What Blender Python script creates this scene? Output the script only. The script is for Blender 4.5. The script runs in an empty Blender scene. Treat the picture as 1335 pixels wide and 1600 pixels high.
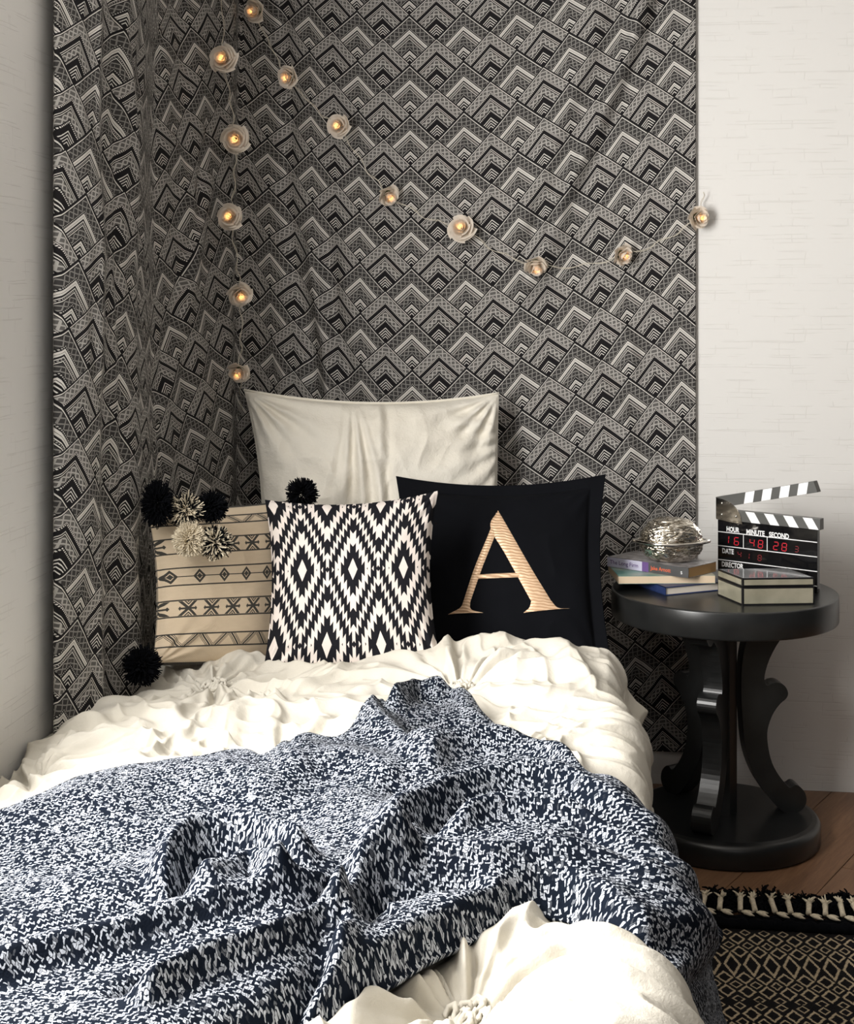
import bpy, bmesh, math, random
import numpy as np
from mathutils import Vector, Matrix

# ------------------------------------------------------------------ camera, world, lights
SC = bpy.context.scene
COL = SC.collection
H = 1.38            # eye height
F = 2200.0          # focal length in pixels of the 1335x1600 frame
YAW = math.radians(7.6)
CX, HY = 667.0, 485.0
FW = np.array([-math.sin(YAW), math.cos(YAW), 0.0])
RT = np.array([math.cos(YAW), math.sin(YAW), 0.0])

cam_d = bpy.data.cameras.new('camera')
cam = bpy.data.objects.new('camera', cam_d)
COL.objects.link(cam)
cam.location = (0, 0, H)
cam.rotation_euler = (math.pi / 2, 0, YAW)
cam_d.sensor_fit = 'VERTICAL'
cam_d.sensor_height = 36.0
cam_d.lens = F * 36.0 / 1600.0
cam_d.shift_y = -(800 - HY) / 1600.0
cam_d.shift_x = (667.5 - CX) / 1600.0
cam_d.clip_start = 0.05
SC.camera = cam

SC.view_settings.view_transform = 'Standard'
SC.view_settings.look = 'None'
SC.view_settings.gamma = 1.0
SC.view_settings.use_curve_mapping = False
SC.view_settings.exposure = 0.12

world = bpy.data.worlds.new('world')
SC.world = world
world.use_nodes = True
bg = world.node_tree.nodes['Background']
bg.inputs[0].default_value = (0.93, 0.96, 1.0, 1)
bg.inputs[1].default_value = 0.05

def area(name, loc, rot, sx, sy, energy, col):
    ld = bpy.data.lights.new(name, 'AREA')
    ld.shape = 'RECTANGLE'; ld.size = sx; ld.size_y = sy
    ld.energy = energy; ld.color = col
    o = bpy.data.objects.new(name, ld); COL.objects.link(o)
    o.location = loc; o.rotation_euler = rot
    return o
# daylight through the window in the left wall, beside and behind the camera
area('window_daylight', (-1.12, 1.72, 1.62), (0, math.radians(-90), 0), 1.2, 1.3, 122, (1.0, 0.98, 0.95))
# soft fill lamp added behind the camera; no such source is known
area('camera_side_fill', (0.9, -1.6, 1.9), (math.radians(72), 0, math.radians(8)), 2.4, 1.6, 8, (1.0, 0.98, 0.96))

# ------------------------------------------------------------------ helpers
def at(px, py, d):
    t = (px - CX) / F
    p = d * (FW + t * RT)
    return Vector((p[0], p[1], H - (py - HY) / F * d))
def atz(px, d, z):
    p = d * (FW + (px - CX) / F * RT)
    return Vector((p[0], p[1], z))
def on_z(px, py, z):
    return atz(px, (H - z) * F / (py - HY), z)
def proj(P):
    d = P[..., 0] * FW[0] + P[..., 1] * FW[1]
    l = P[..., 0] * RT[0] + P[..., 1] * RT[1]
    return CX + F * l / d, HY + F * (H - P[..., 2]) / d

def link(name, me, mat=None, parent=None):
    o = bpy.data.objects.new(name, me)
    COL.objects.link(o)
    if mat is not None and len(me.materials) == 0:
        me.materials.append(mat)
    if parent is not None:
        o.parent = parent
    return o
def mesh(name, verts, faces, mat=None, parent=None, smooth=True):
    me = bpy.data.meshes.new(name)
    me.from_pydata([tuple(v) for v in verts], [], [tuple(f) for f in faces])
    if smooth:
        me.polygons.foreach_set('use_smooth', [True] * len(me.polygons))
    me.update()
    return link(name, me, mat, parent)
def grid_faces(nu, nv, off=0, flip=False):
    i = np.arange(nu - 1); j = np.arange(nv - 1)
    I, J = np.meshgrid(i, j, indexing='ij')
    a = (I * nv + J + off).ravel()
    f = np.stack([a, a + nv, a + nv + 1, a + 1], 1)
    return f[:, ::-1] if flip else f
def fast_mesh(name, V, Fc, UV=None, mat=None, parent=None, smooth=True):
    V = np.asarray(V, np.float32).reshape(-1, 3); Fc = np.asarray(Fc, np.int32)
    me = bpy.data.meshes.new(name)
    me.vertices.add(len(V)); me.vertices.foreach_set('co', V.ravel())
    me.loops.add(Fc.size); me.loops.foreach_set('vertex_index', Fc.ravel())
    me.polygons.add(len(Fc))
    me.polygons.foreach_set('loop_start', np.arange(0, Fc.size, Fc.shape[1], dtype=np.int32))
    me.update(calc_edges=True); me.validate()
    if smooth:
        me.polygons.foreach_set('use_smooth', np.ones(len(Fc), bool))
    if UV is not None:
        uvl = me.uv_layers.new(name='UVMap')
        uvl.data.foreach_set('uv', np.asarray(UV, np.float32).reshape(-1, 2)[Fc.ravel()].ravel())
    me.update()
    return link(name, me, mat, parent)
def bm_obj(name, bm, mat=None, parent=None, smooth=False):
    me = bpy.data.meshes.new(name)
    bmesh.ops.recalc_face_normals(bm, faces=bm.faces)
    bm.to_mesh(me); bm.free()
    if smooth:
        me.polygons.foreach_set('use_smooth', [True] * len(me.polygons))
    return link(name, me, mat, parent)
def empty(name, loc, label, cat, group=None, rz=0.0):
    o = bpy.data.objects.new(name, None); COL.objects.link(o)
    o.location = loc; o.rotation_euler = (0, 0, rz); o.empty_display_size = .05
    o['label'] = label; o['category'] = cat
    if group: o['group'] = group
    return o
def tag(o, label, cat, group=None):
    o['label'] = label; o['category'] = cat
    if group: o['group'] = group
    return o
def bevel(o, w, seg=2):
    m = o.modifiers.new('bevel', 'BEVEL'); m.width = w; m.segments = seg
    m.limit_method = 'ANGLE'; m.angle_limit = math.radians(40)
    return o
def prism(pts, z0, z1):
    """closed prism from a plan polygon (xy) between two heights"""
    n = len(pts)
    v = [(p[0], p[1], z0) for p in pts] + [(p[0], p[1], z1) for p in pts]
    f = [tuple(range(n))[::-1], tuple(range(n, 2 * n))] + [(i, (i + 1) % n, n + (i + 1) % n, n + i) for i in range(n)]
    return v, f
def box(name, c, s, mat, parent=None, bev=0.0, rz=0.0):
    x, y, z = s[0] / 2, s[1] / 2, s[2] / 2
    v, f = prism([(-x, -y), (x, -y), (x, y), (-x, y)], -z, z)
    R = Matrix.Rotation(rz, 3, 'Z')
    v = [tuple(R @ Vector(p) + Vector(c)) for p in v]
    o = mesh(name, v, f, mat, parent, False)
    if bev: bevel(o, bev)
    return o
def lathe(prof, seg=64, c=(0, 0, 0)):
    V = []; Fc = []
    n = len(prof)
    for k in range(seg):
        a = 2 * math.pi * k / seg
        for r, z in prof:
            V.append((c[0] + r * math.cos(a), c[1] + r * math.sin(a), c[2] + z))
    for k in range(seg):
        k2 = (k + 1) % seg
        for i in range(n - 1):
            Fc.append((k * n + i, k2 * n + i, k2 * n + i + 1, k * n + i + 1))
    return V, Fc
def tube(pts, r, seg=6, cap=True):
    pts = [Vector(p) for p in pts]
    V = []; Fc = []
    n = len(pts)
    rr = r if hasattr(r, '__len__') else [r] * n
    up = Vector((0.31, 0.2, 0.93)).normalized()
    for i, p in enumerate(pts):
        t = (pts[min(i + 1, n - 1)] - pts[max(i - 1, 0)]).normalized()
        a = t.cross(up)
        if a.length < 1e-4: a = t.cross(Vector((1, 0, 0)))
        a.normalize(); b = t.cross(a).normalized()
        for k in range(seg):
            an = 2 * math.pi * k / seg
            V.append(p + (a * math.cos(an) + b * math.sin(an)) * rr[i])
    for i in range(n - 1):
        for k in range(seg):
            k2 = (k + 1) % seg
            Fc.append((i * seg + k, i * seg + k2, (i + 1) * seg + k2, (i + 1) * seg + k))
    if cap:
        Fc.append(tuple(range(seg))[::-1]); Fc.append(tuple((n - 1) * seg + k for k in range(seg)))
    return V, Fc
class MB:
    def __init__(s): s.V = []; s.F = []
    def add(s, vf):
        o = len(s.V); s.V += [tuple(v) for v in vf[0]]; s.F += [tuple(i + o for i in f) for f in vf[1]]
        return s
    def build(s, name, mat, parent=None, smooth=True): return mesh(name, s.V, s.F, mat, parent, smooth)

# smooth value noise, vectorised
def _hash(ix, iy, seed):
    n = (ix.astype(np.int64) * 374761393 + iy.astype(np.int64) * 668265263 + seed * 1442695041) & 0xFFFFFFFF
    n = ((n ^ (n >> 13)) * 1274126177) & 0xFFFFFFFF
    return ((n ^ (n >> 16)) & 0xFFFFFF) / float(0xFFFFFF)
def vnoise(x, y, seed=0):
    x = np.asarray(x, float); y = np.asarray(y, float)
    ix = np.floor(x); iy = np.floor(y); fx = x - ix; fy = y - iy
    fx = fx * fx * fx * (fx * (fx * 6 - 15) + 10); fy = fy * fy * fy * (fy * (fy * 6 - 15) + 10)
    a = _hash(ix, iy, seed); b = _hash(ix + 1, iy, seed); c = _hash(ix, iy + 1, seed); d = _hash(ix + 1, iy + 1, seed)
    return (a + (b - a) * fx) * (1 - fy) + (c + (d - c) * fx) * fy - 0.5
def fbm(x, y, seed=0, oct=3):
    s = 0; a = 1.0; f = 1.0
    for k in range(oct):
        s = s + a * vnoise(x * f + 17.3 * k, y * f - 9.1 * k, seed + k); a *= .5; f *= 2.03
    return s
def ridged(x, y, seed=0):
    return 1 - 2 * np.abs(2 * vnoise(x, y, seed))
def sstep(a, b, x):
    t = np.clip((x - a) / (b - a), 0, 1); return t * t * (3 - 2 * t)
def polydist(X, Y, pts, sy=1.0):
    """distance to a polyline (y scaled by sy), signed side and parameter along it"""
    best = np.full(X.shape, 1e9); side = np.zeros(X.shape); par = np.zeros(X.shape)
    n = len(pts) - 1
    for i in range(n):
        ax, ay = pts[i][0], pts[i][1] * sy; bx, by = pts[i + 1][0], pts[i + 1][1] * sy
        dx, dy = bx - ax, by - ay; L2 = dx * dx + dy * dy
        t = np.clip(((X - ax) * dx + (Y * sy - ay) * dy) / L2, 0, 1)
        qx = X - (ax + t * dx); qy = Y * sy - (ay + t * dy)
        d = np.sqrt(qx * qx + qy * qy)
        s = np.sign(dx * qy - dy * qx)
        m = d < best
        best = np.where(m, d, best); side = np.where(m, s, side); par = np.where(m, (i + t) / n, par)
    return best, side, par
def crom(pts, n):
    """Catmull-Rom through points, n samples per span"""
    P = [np.array(p, float) for p in pts]
    P = [2 * P[0] - P[1]] + P + [2 * P[-1] - P[-2]]
    out = []
    for i in range(1, len(P) - 2):
        for k in range(n):
            t = k / n
            a, b, c, d = P[i - 1], P[i], P[i + 1], P[i + 2]
            out.append(.5 * ((2 * b) + (-a + c) * t + (2 * a - 5 * b + 4 * c - d) * t * t + (-a + 3 * b - 3 * c + d) * t ** 3))
    out.append(P[-2])
    return np.array(out)

# ------------------------------------------------------------------ node helpers
class E:
    """number in a node tree, so that patterns can be written as arithmetic"""
    def __init__(s, nt, v): s.nt = nt; s.v = v
    def _op(s, op, *a):
        n = s.nt.nodes.new('ShaderNodeMath'); n.operation = op
        for k, q in enumerate((s,) + a):
            q = q.v if isinstance(q, E) else q
            if isinstance(q, (int, float)): n.inputs[k].default_value = q
            else: s.nt.links.new(q, n.inputs[k])
        return E(s.nt, n.outputs[0])
    def __add__(s, o): return s._op('ADD', o)
    __radd__ = __add__
    def __sub__(s, o): return s._op('SUBTRACT', o)
    def __rsub__(s, o): return (s * -1.0) + o
    def __mul__(s, o): return s._op('MULTIPLY', o)
    __rmul__ = __mul__
    def __truediv__(s, o): return s._op('DIVIDE', o)
    def floor(s): return s._op('FLOOR')
    def frac(s): return s._op('FRACT')
    def abs(s): return s._op('ABSOLUTE')
    def mn(s, o): return s._op('MINIMUM', o)
    def mx(s, o): return s._op('MAXIMUM', o)
    def lt(s, o): return s._op('LESS_THAN', o)
    def gt(s, o): return s._op('GREATER_THAN', o)
    def sin(s): return s._op('SINE')
    def tri(s): return s._op('PINGPONG', 1.0)
    def clamp(s): return s.mx(0.0).mn(1.0)
    def band(s, a, b): return s.gt(a) * s.lt(b)
    def sel(s, a, b): return (b - a) * s + a if isinstance(b, E) or isinstance(a, E) else s * (b - a) + a
def new_mat(name, rough=.6, metal=0.0, col=(.5, .5, .5), sheen=0.0, spec=.5):
    m = bpy.data.materials.new(name); m.use_nodes = True
    b = m.node_tree.nodes['Principled BSDF']
    b.inputs['Base Color'].default_value = (*col, 1)
    b.inputs['Roughness'].default_value = rough
    b.inputs['Metallic'].default_value = metal
    b.inputs['Specular IOR Level'].default_value = spec
    if sheen:
        b.inputs['Sheen Weight'].default_value = sheen
    return m, m.node_tree, b
def coord(nt, kind='UV'):
    if kind == 'UV':
        n = nt.nodes.new('ShaderNodeUVMap'); n.uv_map = 'UVMap'; out = n.outputs[0]
    else:
        n = nt.nodes.new('ShaderNodeTexCoord'); out = n.outputs[kind]
    s = nt.nodes.new('ShaderNodeSeparateXYZ'); nt.links.new(out, s.inputs[0])
    return out, E(nt, s.outputs[0]), E(nt, s.outputs[1]), E(nt, s.outputs[2])
def noise(nt, vec, scale, detail=3, rough=.5, sc=None):
    if sc:
        mp = nt.nodes.new('ShaderNodeMapping'); mp.inputs['Scale'].default_value = sc
        nt.links.new(vec, mp.inputs[0]); vec = mp.outputs[0]
    n = nt.nodes.new('ShaderNodeTexNoise'); n.inputs['Scale'].default_value = scale
    n.inputs['Detail'].default_value = detail; n.inputs['Roughness'].default_value = rough
    nt.links.new(vec, n.inputs['Vector'])
    return E(nt, n.outputs[0])
def mixc(nt, f, a, b):
    n = nt.nodes.new('ShaderNodeMix'); n.data_type = 'RGBA'
    if isinstance(f, E): nt.links.new(f.v, n.inputs[0])
    else: n.inputs[0].default_value = f
    for k, q in ((6, a), (7, b)):
        if isinstance(q, tuple): n.inputs[k].default_value = (*q, 1)
        else: nt.links.new(q, n.inputs[k])
    return n.outputs[2]
def bump(nt, b, h, strength, dist):
    n = nt.nodes.new('ShaderNodeBump'); n.inputs['Strength'].default_value = strength
    n.inputs['Distance'].default_value = dist
    nt.links.new(h.v, n.inputs['Height']); nt.links.new(n.outputs[0], b.inputs['Normal'])

# ------------------------------------------------------------------ materials
def mat_wall(name, axis):
    m, nt, b = new_mat(name, .42, spec=.35)
    vec, X, Y, Z = coord(nt, 'Object')
    cb = nt.nodes.new('ShaderNodeCombineXYZ')
    nt.links.new((X if axis == 'x' else Y).v, cb.inputs[0]); nt.links.new(Z.v, cb.inputs[1])
    v = cb.outputs[0]
    wob = noise(nt, v, 2.4, 2)
    lines = None
    for k, (bw, rh, off, seed) in enumerate(((.19, .037, .37, 0.0), (.31, .0235, .61, .517))):
        mp = nt.nodes.new('ShaderNodeMapping'); mp.inputs['Location'].default_value = (seed, seed * .31, 0)
        nt.links.new(v, mp.inputs[0])
        dist = nt.nodes.new('ShaderNodeVectorMath'); dist.operation = 'MULTIPLY_ADD'
        nz = nt.nodes.new('ShaderNodeTexNoise'); nz.inputs['Scale'].default_value = 5.0
        nt.links.new(mp.outputs[0], nz.inputs['Vector'])
        nt.links.new(nz.outputs['Color'], dist.inputs[0]); dist.inputs[1].default_value = (.05, .012, 0)
        nt.links.new(mp.outputs[0], dist.inputs[2])
        br = nt.nodes.new('ShaderNodeTexBrick')
        br.inputs['Scale'].default_value = 1.0; br.inputs['Brick Width'].default_value = bw
        br.inputs['Row Height'].default_value = rh; br.inputs['Mortar Size'].default_value = .0013
        br.inputs['Mortar Smooth'].default_value = .35
        br.offset = off; br.offset_frequency = 2; br.squash = .7; br.squash_frequency = 3
        nt.links.new(dist.outputs[0], br.inputs['Vector'])
        msk = ((noise(nt, v, 9.0, 2, sc=(1, 2.4, 1)) - (.47 + .02 * k)) * 9.0).clamp()
        l = E(nt, br.outputs['Fac']) * msk
        lines = l if lines is None else lines.mx(l)
    stain = noise(nt, v, 1.3, 3)
    c = mixc(nt, (stain - .35) * .5, (.80, .785, .755), (.84, .835, .82))
    c = mixc(nt, lines * .16, c, (.42, .39, .35))
    nt.links.new(c, b.inputs['Base Color'])
    fine = noise(nt, v, 60, 3, sc=(.5, 2, 1))
    bump(nt, b, lines * -1.0 + fine * .14, .38, .0022)
    return m
M_wallb = mat_wall('wallpaper_back', 'x')
M_walll = mat_wall('wallpaper_left', 'y')

def mat_plain(name, col, rough=.6, nsc=0, nst=0, metal=0.0, spec=.5, sheen=0, bdist=.002, col2=None):
    m, nt, b = new_mat(name, rough, metal, col, sheen, spec)
    if nsc:
        vec, X, Y, Z = coord(nt, 'Object')
        n = noise(nt, vec, nsc, 4)
        c2 = col2 or tuple(min(1, c * 1.25 + .004) for c in col)
        nt.links.new(mixc(nt, ((n - .5) * 2.2 + .5).clamp(), tuple(c * .82 for c in col), c2), b.inputs['Base Color'])
        if nst: bump(nt, b, n, nst, bdist)
    return m
M_ceil = mat_plain('ceiling_paint', (.55, .53, .50), .7, 8, .1)

def mat_tapestry():
    m, nt, b = new_mat('woven_tapestry', .85, spec=.12)
    _, U, V, _ = coord(nt)
    a = V - U; bb = V + U
    fa = a.floor(); fb = bb.floor()
    la = a.frac(); lb = bb.frac()
    par = ((fa + fb) * .5).frac().gt(.25)          # 1: the lighter, grey kind of tile
    mm = la.mx(lb); n = la.mn(lb); e = 1.0 - mm
    dots = (n * 23.0).frac().lt(.55)
    tri = (n * 13.0 + .5).tri()
    def zig(lo, hi, th):
        c = (e - (lo + hi) / 2) * (2 / (hi - lo))
        c = c.abs()
        in_ = c.lt(.98)
        return in_ * (((c - tri).abs().lt(th)).mx((c + tri).lt(th * .9)))
    bands = lambda L: sum((e.band(*q) for q in L[1:]), e.band(*L[0]))
    A = bands([(.052, .074), (.325, .365), (.372, .405), (.438, .455), (.497, .514), (.74, .775), (.785, .81), (.845, .865), (.905, .925)])
    A = A * .92 + e.band(.09, .27) * .05 + e.band(.53, .66) * .05 + zig(.09, .27, .22) * .27 + zig(.53, .66, .25) * .30 + dots * .7 * (e.band(.28, .305) + e.band(.466, .482) + e.band(.675, .70)) * .9
    B = bands([(.034, .052), (.222, .232), (.35, .364), (.388, .402), (.73, .75), (.785, .805), (.84, .858), (.895, .912)])
    B = B + e.band(.065, .215) * .16 + e.band(.42, .555) * .14 + zig(.065, .215, .30) * .42 + zig(.42, .555, .32) * .46 + dots * (e.band(.242, .268) + e.band(.58, .61))
    ink = par.sel(A, B).clamp()
    # background of the two kinds and of the broad black bands
    light = mixc(nt, ink, (.014, .013, .014), (.69, .66, .615))
    nt.links.new(light, b.inputs['Base Color'])
    th = (U * 260.0).sin() * (V * 260.0).sin()
    bump(nt, b, th * .5 + ink * .6, .15, .0006)
    return m
M_tap = mat_tapestry()

def mat_tweed():
    m, nt, b = new_mat('tweed_wool', .95, spec=.06)
    uv, U, V, _ = coord(nt)
    nd = nt.nodes.new('ShaderNodeTexNoise'); nd.inputs['Scale'].default_value = 130; nd.inputs['Detail'].default_value = 2
    nt.links.new(uv, nd.inputs['Vector'])
    s2 = nt.nodes.new('ShaderNodeSeparateXYZ'); nt.links.new(nd.outputs['Color'], s2.inputs[0])
    u = (U + (E(nt, s2.outputs[0]) - .5) * .0085) / .0052
    v = (V + (E(nt, s2.outputs[1]) - .5) * .0085) / .0052
    iu = u.floor(); iv = v.floor()
    par = ((iu + iv) * .5).frac().gt(.25)
    fu = u.frac() - .5; fv = v.frac() - .5
    lx = par.sel(fu, fv); ly = par.sel(fv, fu)      # across / along the dash
    cb = nt.nodes.new('ShaderNodeCombineXYZ')
    nt.links.new((iu * .37 + 3.1).v, cb.inputs[0]); nt.links.new((iv * .61 + (lx.gt(0.0)) * 7.7).v, cb.inputs[1])
    wn = nt.nodes.new('ShaderNodeTexWhiteNoise'); wn.noise_dimensions = '2D'
    nt.links.new(cb.outputs[0], wn.inputs['Vector'])
    r = E(nt, wn.outputs['Value'])
    yarn = ((lx.abs() - .25).abs().lt(.19)) * ly.abs().lt(.44)
    big = noise(nt, uv, 9, 2)
    fine = noise(nt, uv, 420, 2)
    w = yarn * ((r - (lx.gt(0.0) * .50 + .24) + (big - .5) * .3) * 5.0).clamp() * (.25 + fine * 1.2)
    c = mixc(nt, w.clamp(), (.006, .009, .016), (.53, .56, .62))
    nt.links.new(c, b.inputs['Base Color'])
    bump(nt, b, yarn * (.4 + r * .6) + fine * .5, .9, .0022)
    return m
M_tweed = mat_tweed()

def mat_cloth(name, col, col2, crinkle=.35, thread=1600, trans=0.0):
    m, nt, b = new_mat(name, .85, spec=.12)
    vec, X, Y, Z = coord(nt, 'Object')
    n = noise(nt, vec, 7, 3); f = noise(nt, vec, 46, 5, .62); g = noise(nt, vec, 500, 2)
    nt.links.new(mixc(nt, ((n - .5) * 2 + .5).clamp(), col, col2), b.inputs['Base Color'])
    bump(nt, b, f + g * .12, crinkle, .006)
    return m
M_duvet = mat_cloth('cream_cotton', (.55, .515, .44), (.59, .56, .495))
M_sham = mat_cloth('ivory_cotton', (.80, .75, .65), (.84, .80, .71), .7)
M_black = mat_cloth('black_cotton', (.0018, .0022, .0036), (.0028, .0033, .0052), .12)
M_under = mat_plain('mattress_ticking', (.5, .47, .42), .9, 20, .2)
M_wood_dark = mat_plain('black_stained_wood', (.011, .0115, .0115), .30, 18, .06, spec=.5)
M_navy_yarn = mat_plain('black_yarn', (.0035, .0038, .005), 1.0, 200, 0, spec=.05, col2=(.005, .0055, .007))
M_cream_yarn = mat_plain('cream_yarn', (.64, .56, .42), .95, 200, 0)
M_grey_yarn = mat_plain('grey_yarn', (.42, .40, .35), .95, 200, 0)

def mat_ikat():
    m, nt, b = new_mat('ikat_print', .9, spec=.08)
    uv, U, V, _ = coord(nt)
    W, Hh = .314, .84
    vj = V + (noise(nt, uv, 30, 1) - .5) * .006
    res = None
    STEP = 17.0
    for ou, ov in ((.20, .535), (.20 + W / 2, .535 + Hh / 2)):
        du = ((U - ou) / W + 100.5).frac() - .5
        dv = ((vj - ov) / Hh + 100.5).frac() - .5
        sx = du.abs() * (2 * STEP / 2)
        q = sx.floor() / (STEP / 2) * .5 * 1.0
        tooth = sx.frac()
        dd = (q * 2.0) + (dv.abs() * 2.0) * (480 / 374.0) + (.5 - tooth) * .075
        inner = du.abs() * 2.0 + (dv.abs() * 2.0) * (480 / 374.0) * .9 + 0.0
        k = (dd, inner)
        res = k if res is None else (res[0].mn(dd), res[1].mn(inner))
    d, inner = res
    white = inner.lt(.185).mx(d.band(.46, .72)).mx(d.band(1.0, 1.155))
    fine = noise(nt, uv, 350, 2, sc=(1, 1, 1))
    c = mixc(nt, white, (.012, .012, .015), (.73, .66, .61))
    nt.links.new(c, b.inputs['Base Color'])
    th = (U * 700.0).sin() * (V * 700.0).sin()
    bump(nt, b, th + white * 1.5 + fine, .25, .0008)
    return m
M_ikat = mat_ikat()

def mat_tribal():
    m, nt, b = new_mat('banded_cushion_print', .88, spec=.2, sheen=.1)
    uv, U, V, _ = coord(nt)
    v = 1.0 - V
    ink = None
    def add(x):
        nonlocal ink
        ink = x if ink is None else ink.mx(x)
    for y in (.072, .122, .212, .309, .402, .512, .607, .710, .817, .893):
        add((v - y).abs().lt(.0045))
    add(v.gt(.985)); add(v.lt(.012))
    add((v - .457).abs().lt(.003))
    # diamonds
    du = ((U - .105) / .145 + 50.0).frac() - .5
    d = du.abs() / .235 + (v - .457).abs() / .045
    add(d.lt(1.0) * (1.0 - d.band(.42, .56)))
    # crossed motifs
    for yc in (.2605, .6585):
        x = ((U - .05) / .135 + 50.0).frac() - .5
        yy = (v - yc).abs() / .046
        xx = x.abs() / .30
        add((xx - yy).abs().lt(.24) * yy.lt(1.0))
        add((xx + (1.0 - yy)).lt(.55) * (1.0 - (xx + (1.0 - yy)).band(.2, .34)) * yy.lt(1.0))
        add(yy.lt(.13) * x.abs().lt(.33)); add(((x.abs() - .30).abs() / .06 + yy / .3).lt(1.0))
    # zigzag bands
    for yc, hh in ((.855, .036), (.097, .023)):
        t = ((U - .02) / .092 + 50.0).tri()
        yy = (v - yc) / (2 * hh) + .5
        dd = (t * 1.5 - .25 - yy).abs()
        add((dd.lt(.10) + dd.band(.20, .28) + dd.band(.36, .42)) * yy.band(0.0, 1.0))
    fine = noise(nt, uv, 60, 3, sc=(.3, 1, 1))
    base = mixc(nt, fine, (.66, .53, .375), (.74, .61, .45))
    c = mixc(nt, ink.clamp() * .94, base, (.018, .022, .024))
    nt.links.new(c, b.inputs['Base Color'])
    th = (U * 500.0).sin() * (V * 900.0).sin()
    bump(nt, b, th + ink * 1.0, .25, .0008)
    return m
M_tribal = mat_tribal()

def mat_rug():
    m, nt, b = new_mat('flatwoven_rug', .95, spec=.1)
    vec, X, Y, Z = coord(nt, 'Object')
    q = .0021
    x = (X / q).floor() * q; y = (Y / (q * 1.3)).floor() * (q * 1.3)
    W = .0405
    P = .335
    yp = ((y + 10 * P) / P).frac() * P          # position within the repeat, 0 at the far edge going down
    ink = None
    rows = [(-.018, .0, .0135, .017), (-.050, .5, .019, .030), (-.082, .0, .0135, .019), (-.112, .5, .019, .030),
            (-.172, .0, .019, .058), (-.232, .5, .019, .030), (-.262, .0, .0135, .019), (-.292, .5, .019, .030), (-.325, .0, .0135, .017)]
    for yc, ph, hw, hh in rows:
        dx = (((x / W) + ph + 100.0).frac() - .5).abs() * W
        dy = (yp - (P + yc)).abs()
        d = dx / hw + dy / hh
        r = d.band(.66, .96)
        ink = r if ink is None else ink.mx(r)
    ink = ink.mx(0.0)
    wv = noise(nt, vec, 300, 2)
    c = mixc(nt, ink, (.010, .009, .010), (.50, .40, .27))
    nt.links.new(c, b.inputs['Base Color'])
    th = (X * 1500.0).sin() * (Y * 1150.0).sin()
    bump(nt, b, th + wv + ink, .6, .0012)
    return m
M_rug = mat_rug()

def mat_wood_floor():
    m, nt, b = new_mat('oak_laminate', .38, spec=.4)
    uv, U, V, _ = coord(nt)
    g = noise(nt, uv, 5, 6, .65, sc=(14, 1, 1)); g2 = noise(nt, uv, 22, 5, .7, sc=(10, .8, 1))
    oi = nt.nodes.new('ShaderNodeObjectInfo'); r = E(nt, oi.outputs['Random'])
    c = mixc(nt, ((g - .5) * 2.4 + .5).clamp(), (.145, .070, .036), (.30, .165, .092))
    c = mixc(nt, ((g2 - .5) * 3.0).clamp() * .6, c, (.09, .042, .022))
    c = mixc(nt, r * .3, c, (.24, .14, .085))
    nt.links.new(c, b.inputs['Base Color'])
    bump(nt, b, g2, .2, .001)
    return m
M_floor = mat_wood_floor()
M_subfloor = mat_plain('subfloor', (.05, .03, .02), .8, 10, .1)

def mat_petal():
    m, nt, b = new_mat('paper_petal', .6, col=(.86, .74, .60), spec=.3)
    vec, X, Y, Z = coord(nt, 'Object')
    n = noise(nt, vec, 60, 2)
    c = mixc(nt, n, (.88, .78, .66), (.93, .86, .77)); nt.links.new(c, b.inputs['Base Color'])
    tr = nt.nodes.new('ShaderNodeBsdfTranslucent'); nt.links.new(c, tr.inputs[0])
    mx = nt.nodes.new('ShaderNodeMixShader'); mx.inputs[0].default_value = .28
    out = nt.nodes['Material Output']
    nt.links.new(b.outputs[0], mx.inputs[1]); nt.links.new(tr.outputs[0], mx.inputs[2]); nt.links.new(mx.outputs[0], out.inputs[0])
    return m
M_petal = mat_petal()
def mat_emit(name, col, s):
    m, nt, b = new_mat(name, .4, col=col)
    b.inputs['Emission Color'].default_value = (*col, 1); b.inputs['Emission Strength'].default_value = s
    return m
M_bulb = mat_emit('lamp_bulb', (1.0, .55, .16), 1.5)
M_led = mat_emit('red_led', (.50, .006, .02), .26)
M_led_dim = mat_emit('dim_red_led', (.16, .004, .008), .10)
def mat_clear():
    m, nt, b = new_mat('clear_wire_jacket', .35, col=(.62, .57, .47))
    return m
M_wire = mat_clear()
M_green = mat_plain('green_calyx', (.10, .12, .05), .7, 60, .1)

# ------------------------------------------------------------------ room shell
XL, YB = -1.146, 4.157
def struct(o): o['kind'] = 'structure'; return o
struct(box('wall_back', ((XL + 2.6) / 2, YB + .05, 1.3), (2.6 - XL + .2, .1, 2.6), M_wallb))
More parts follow.
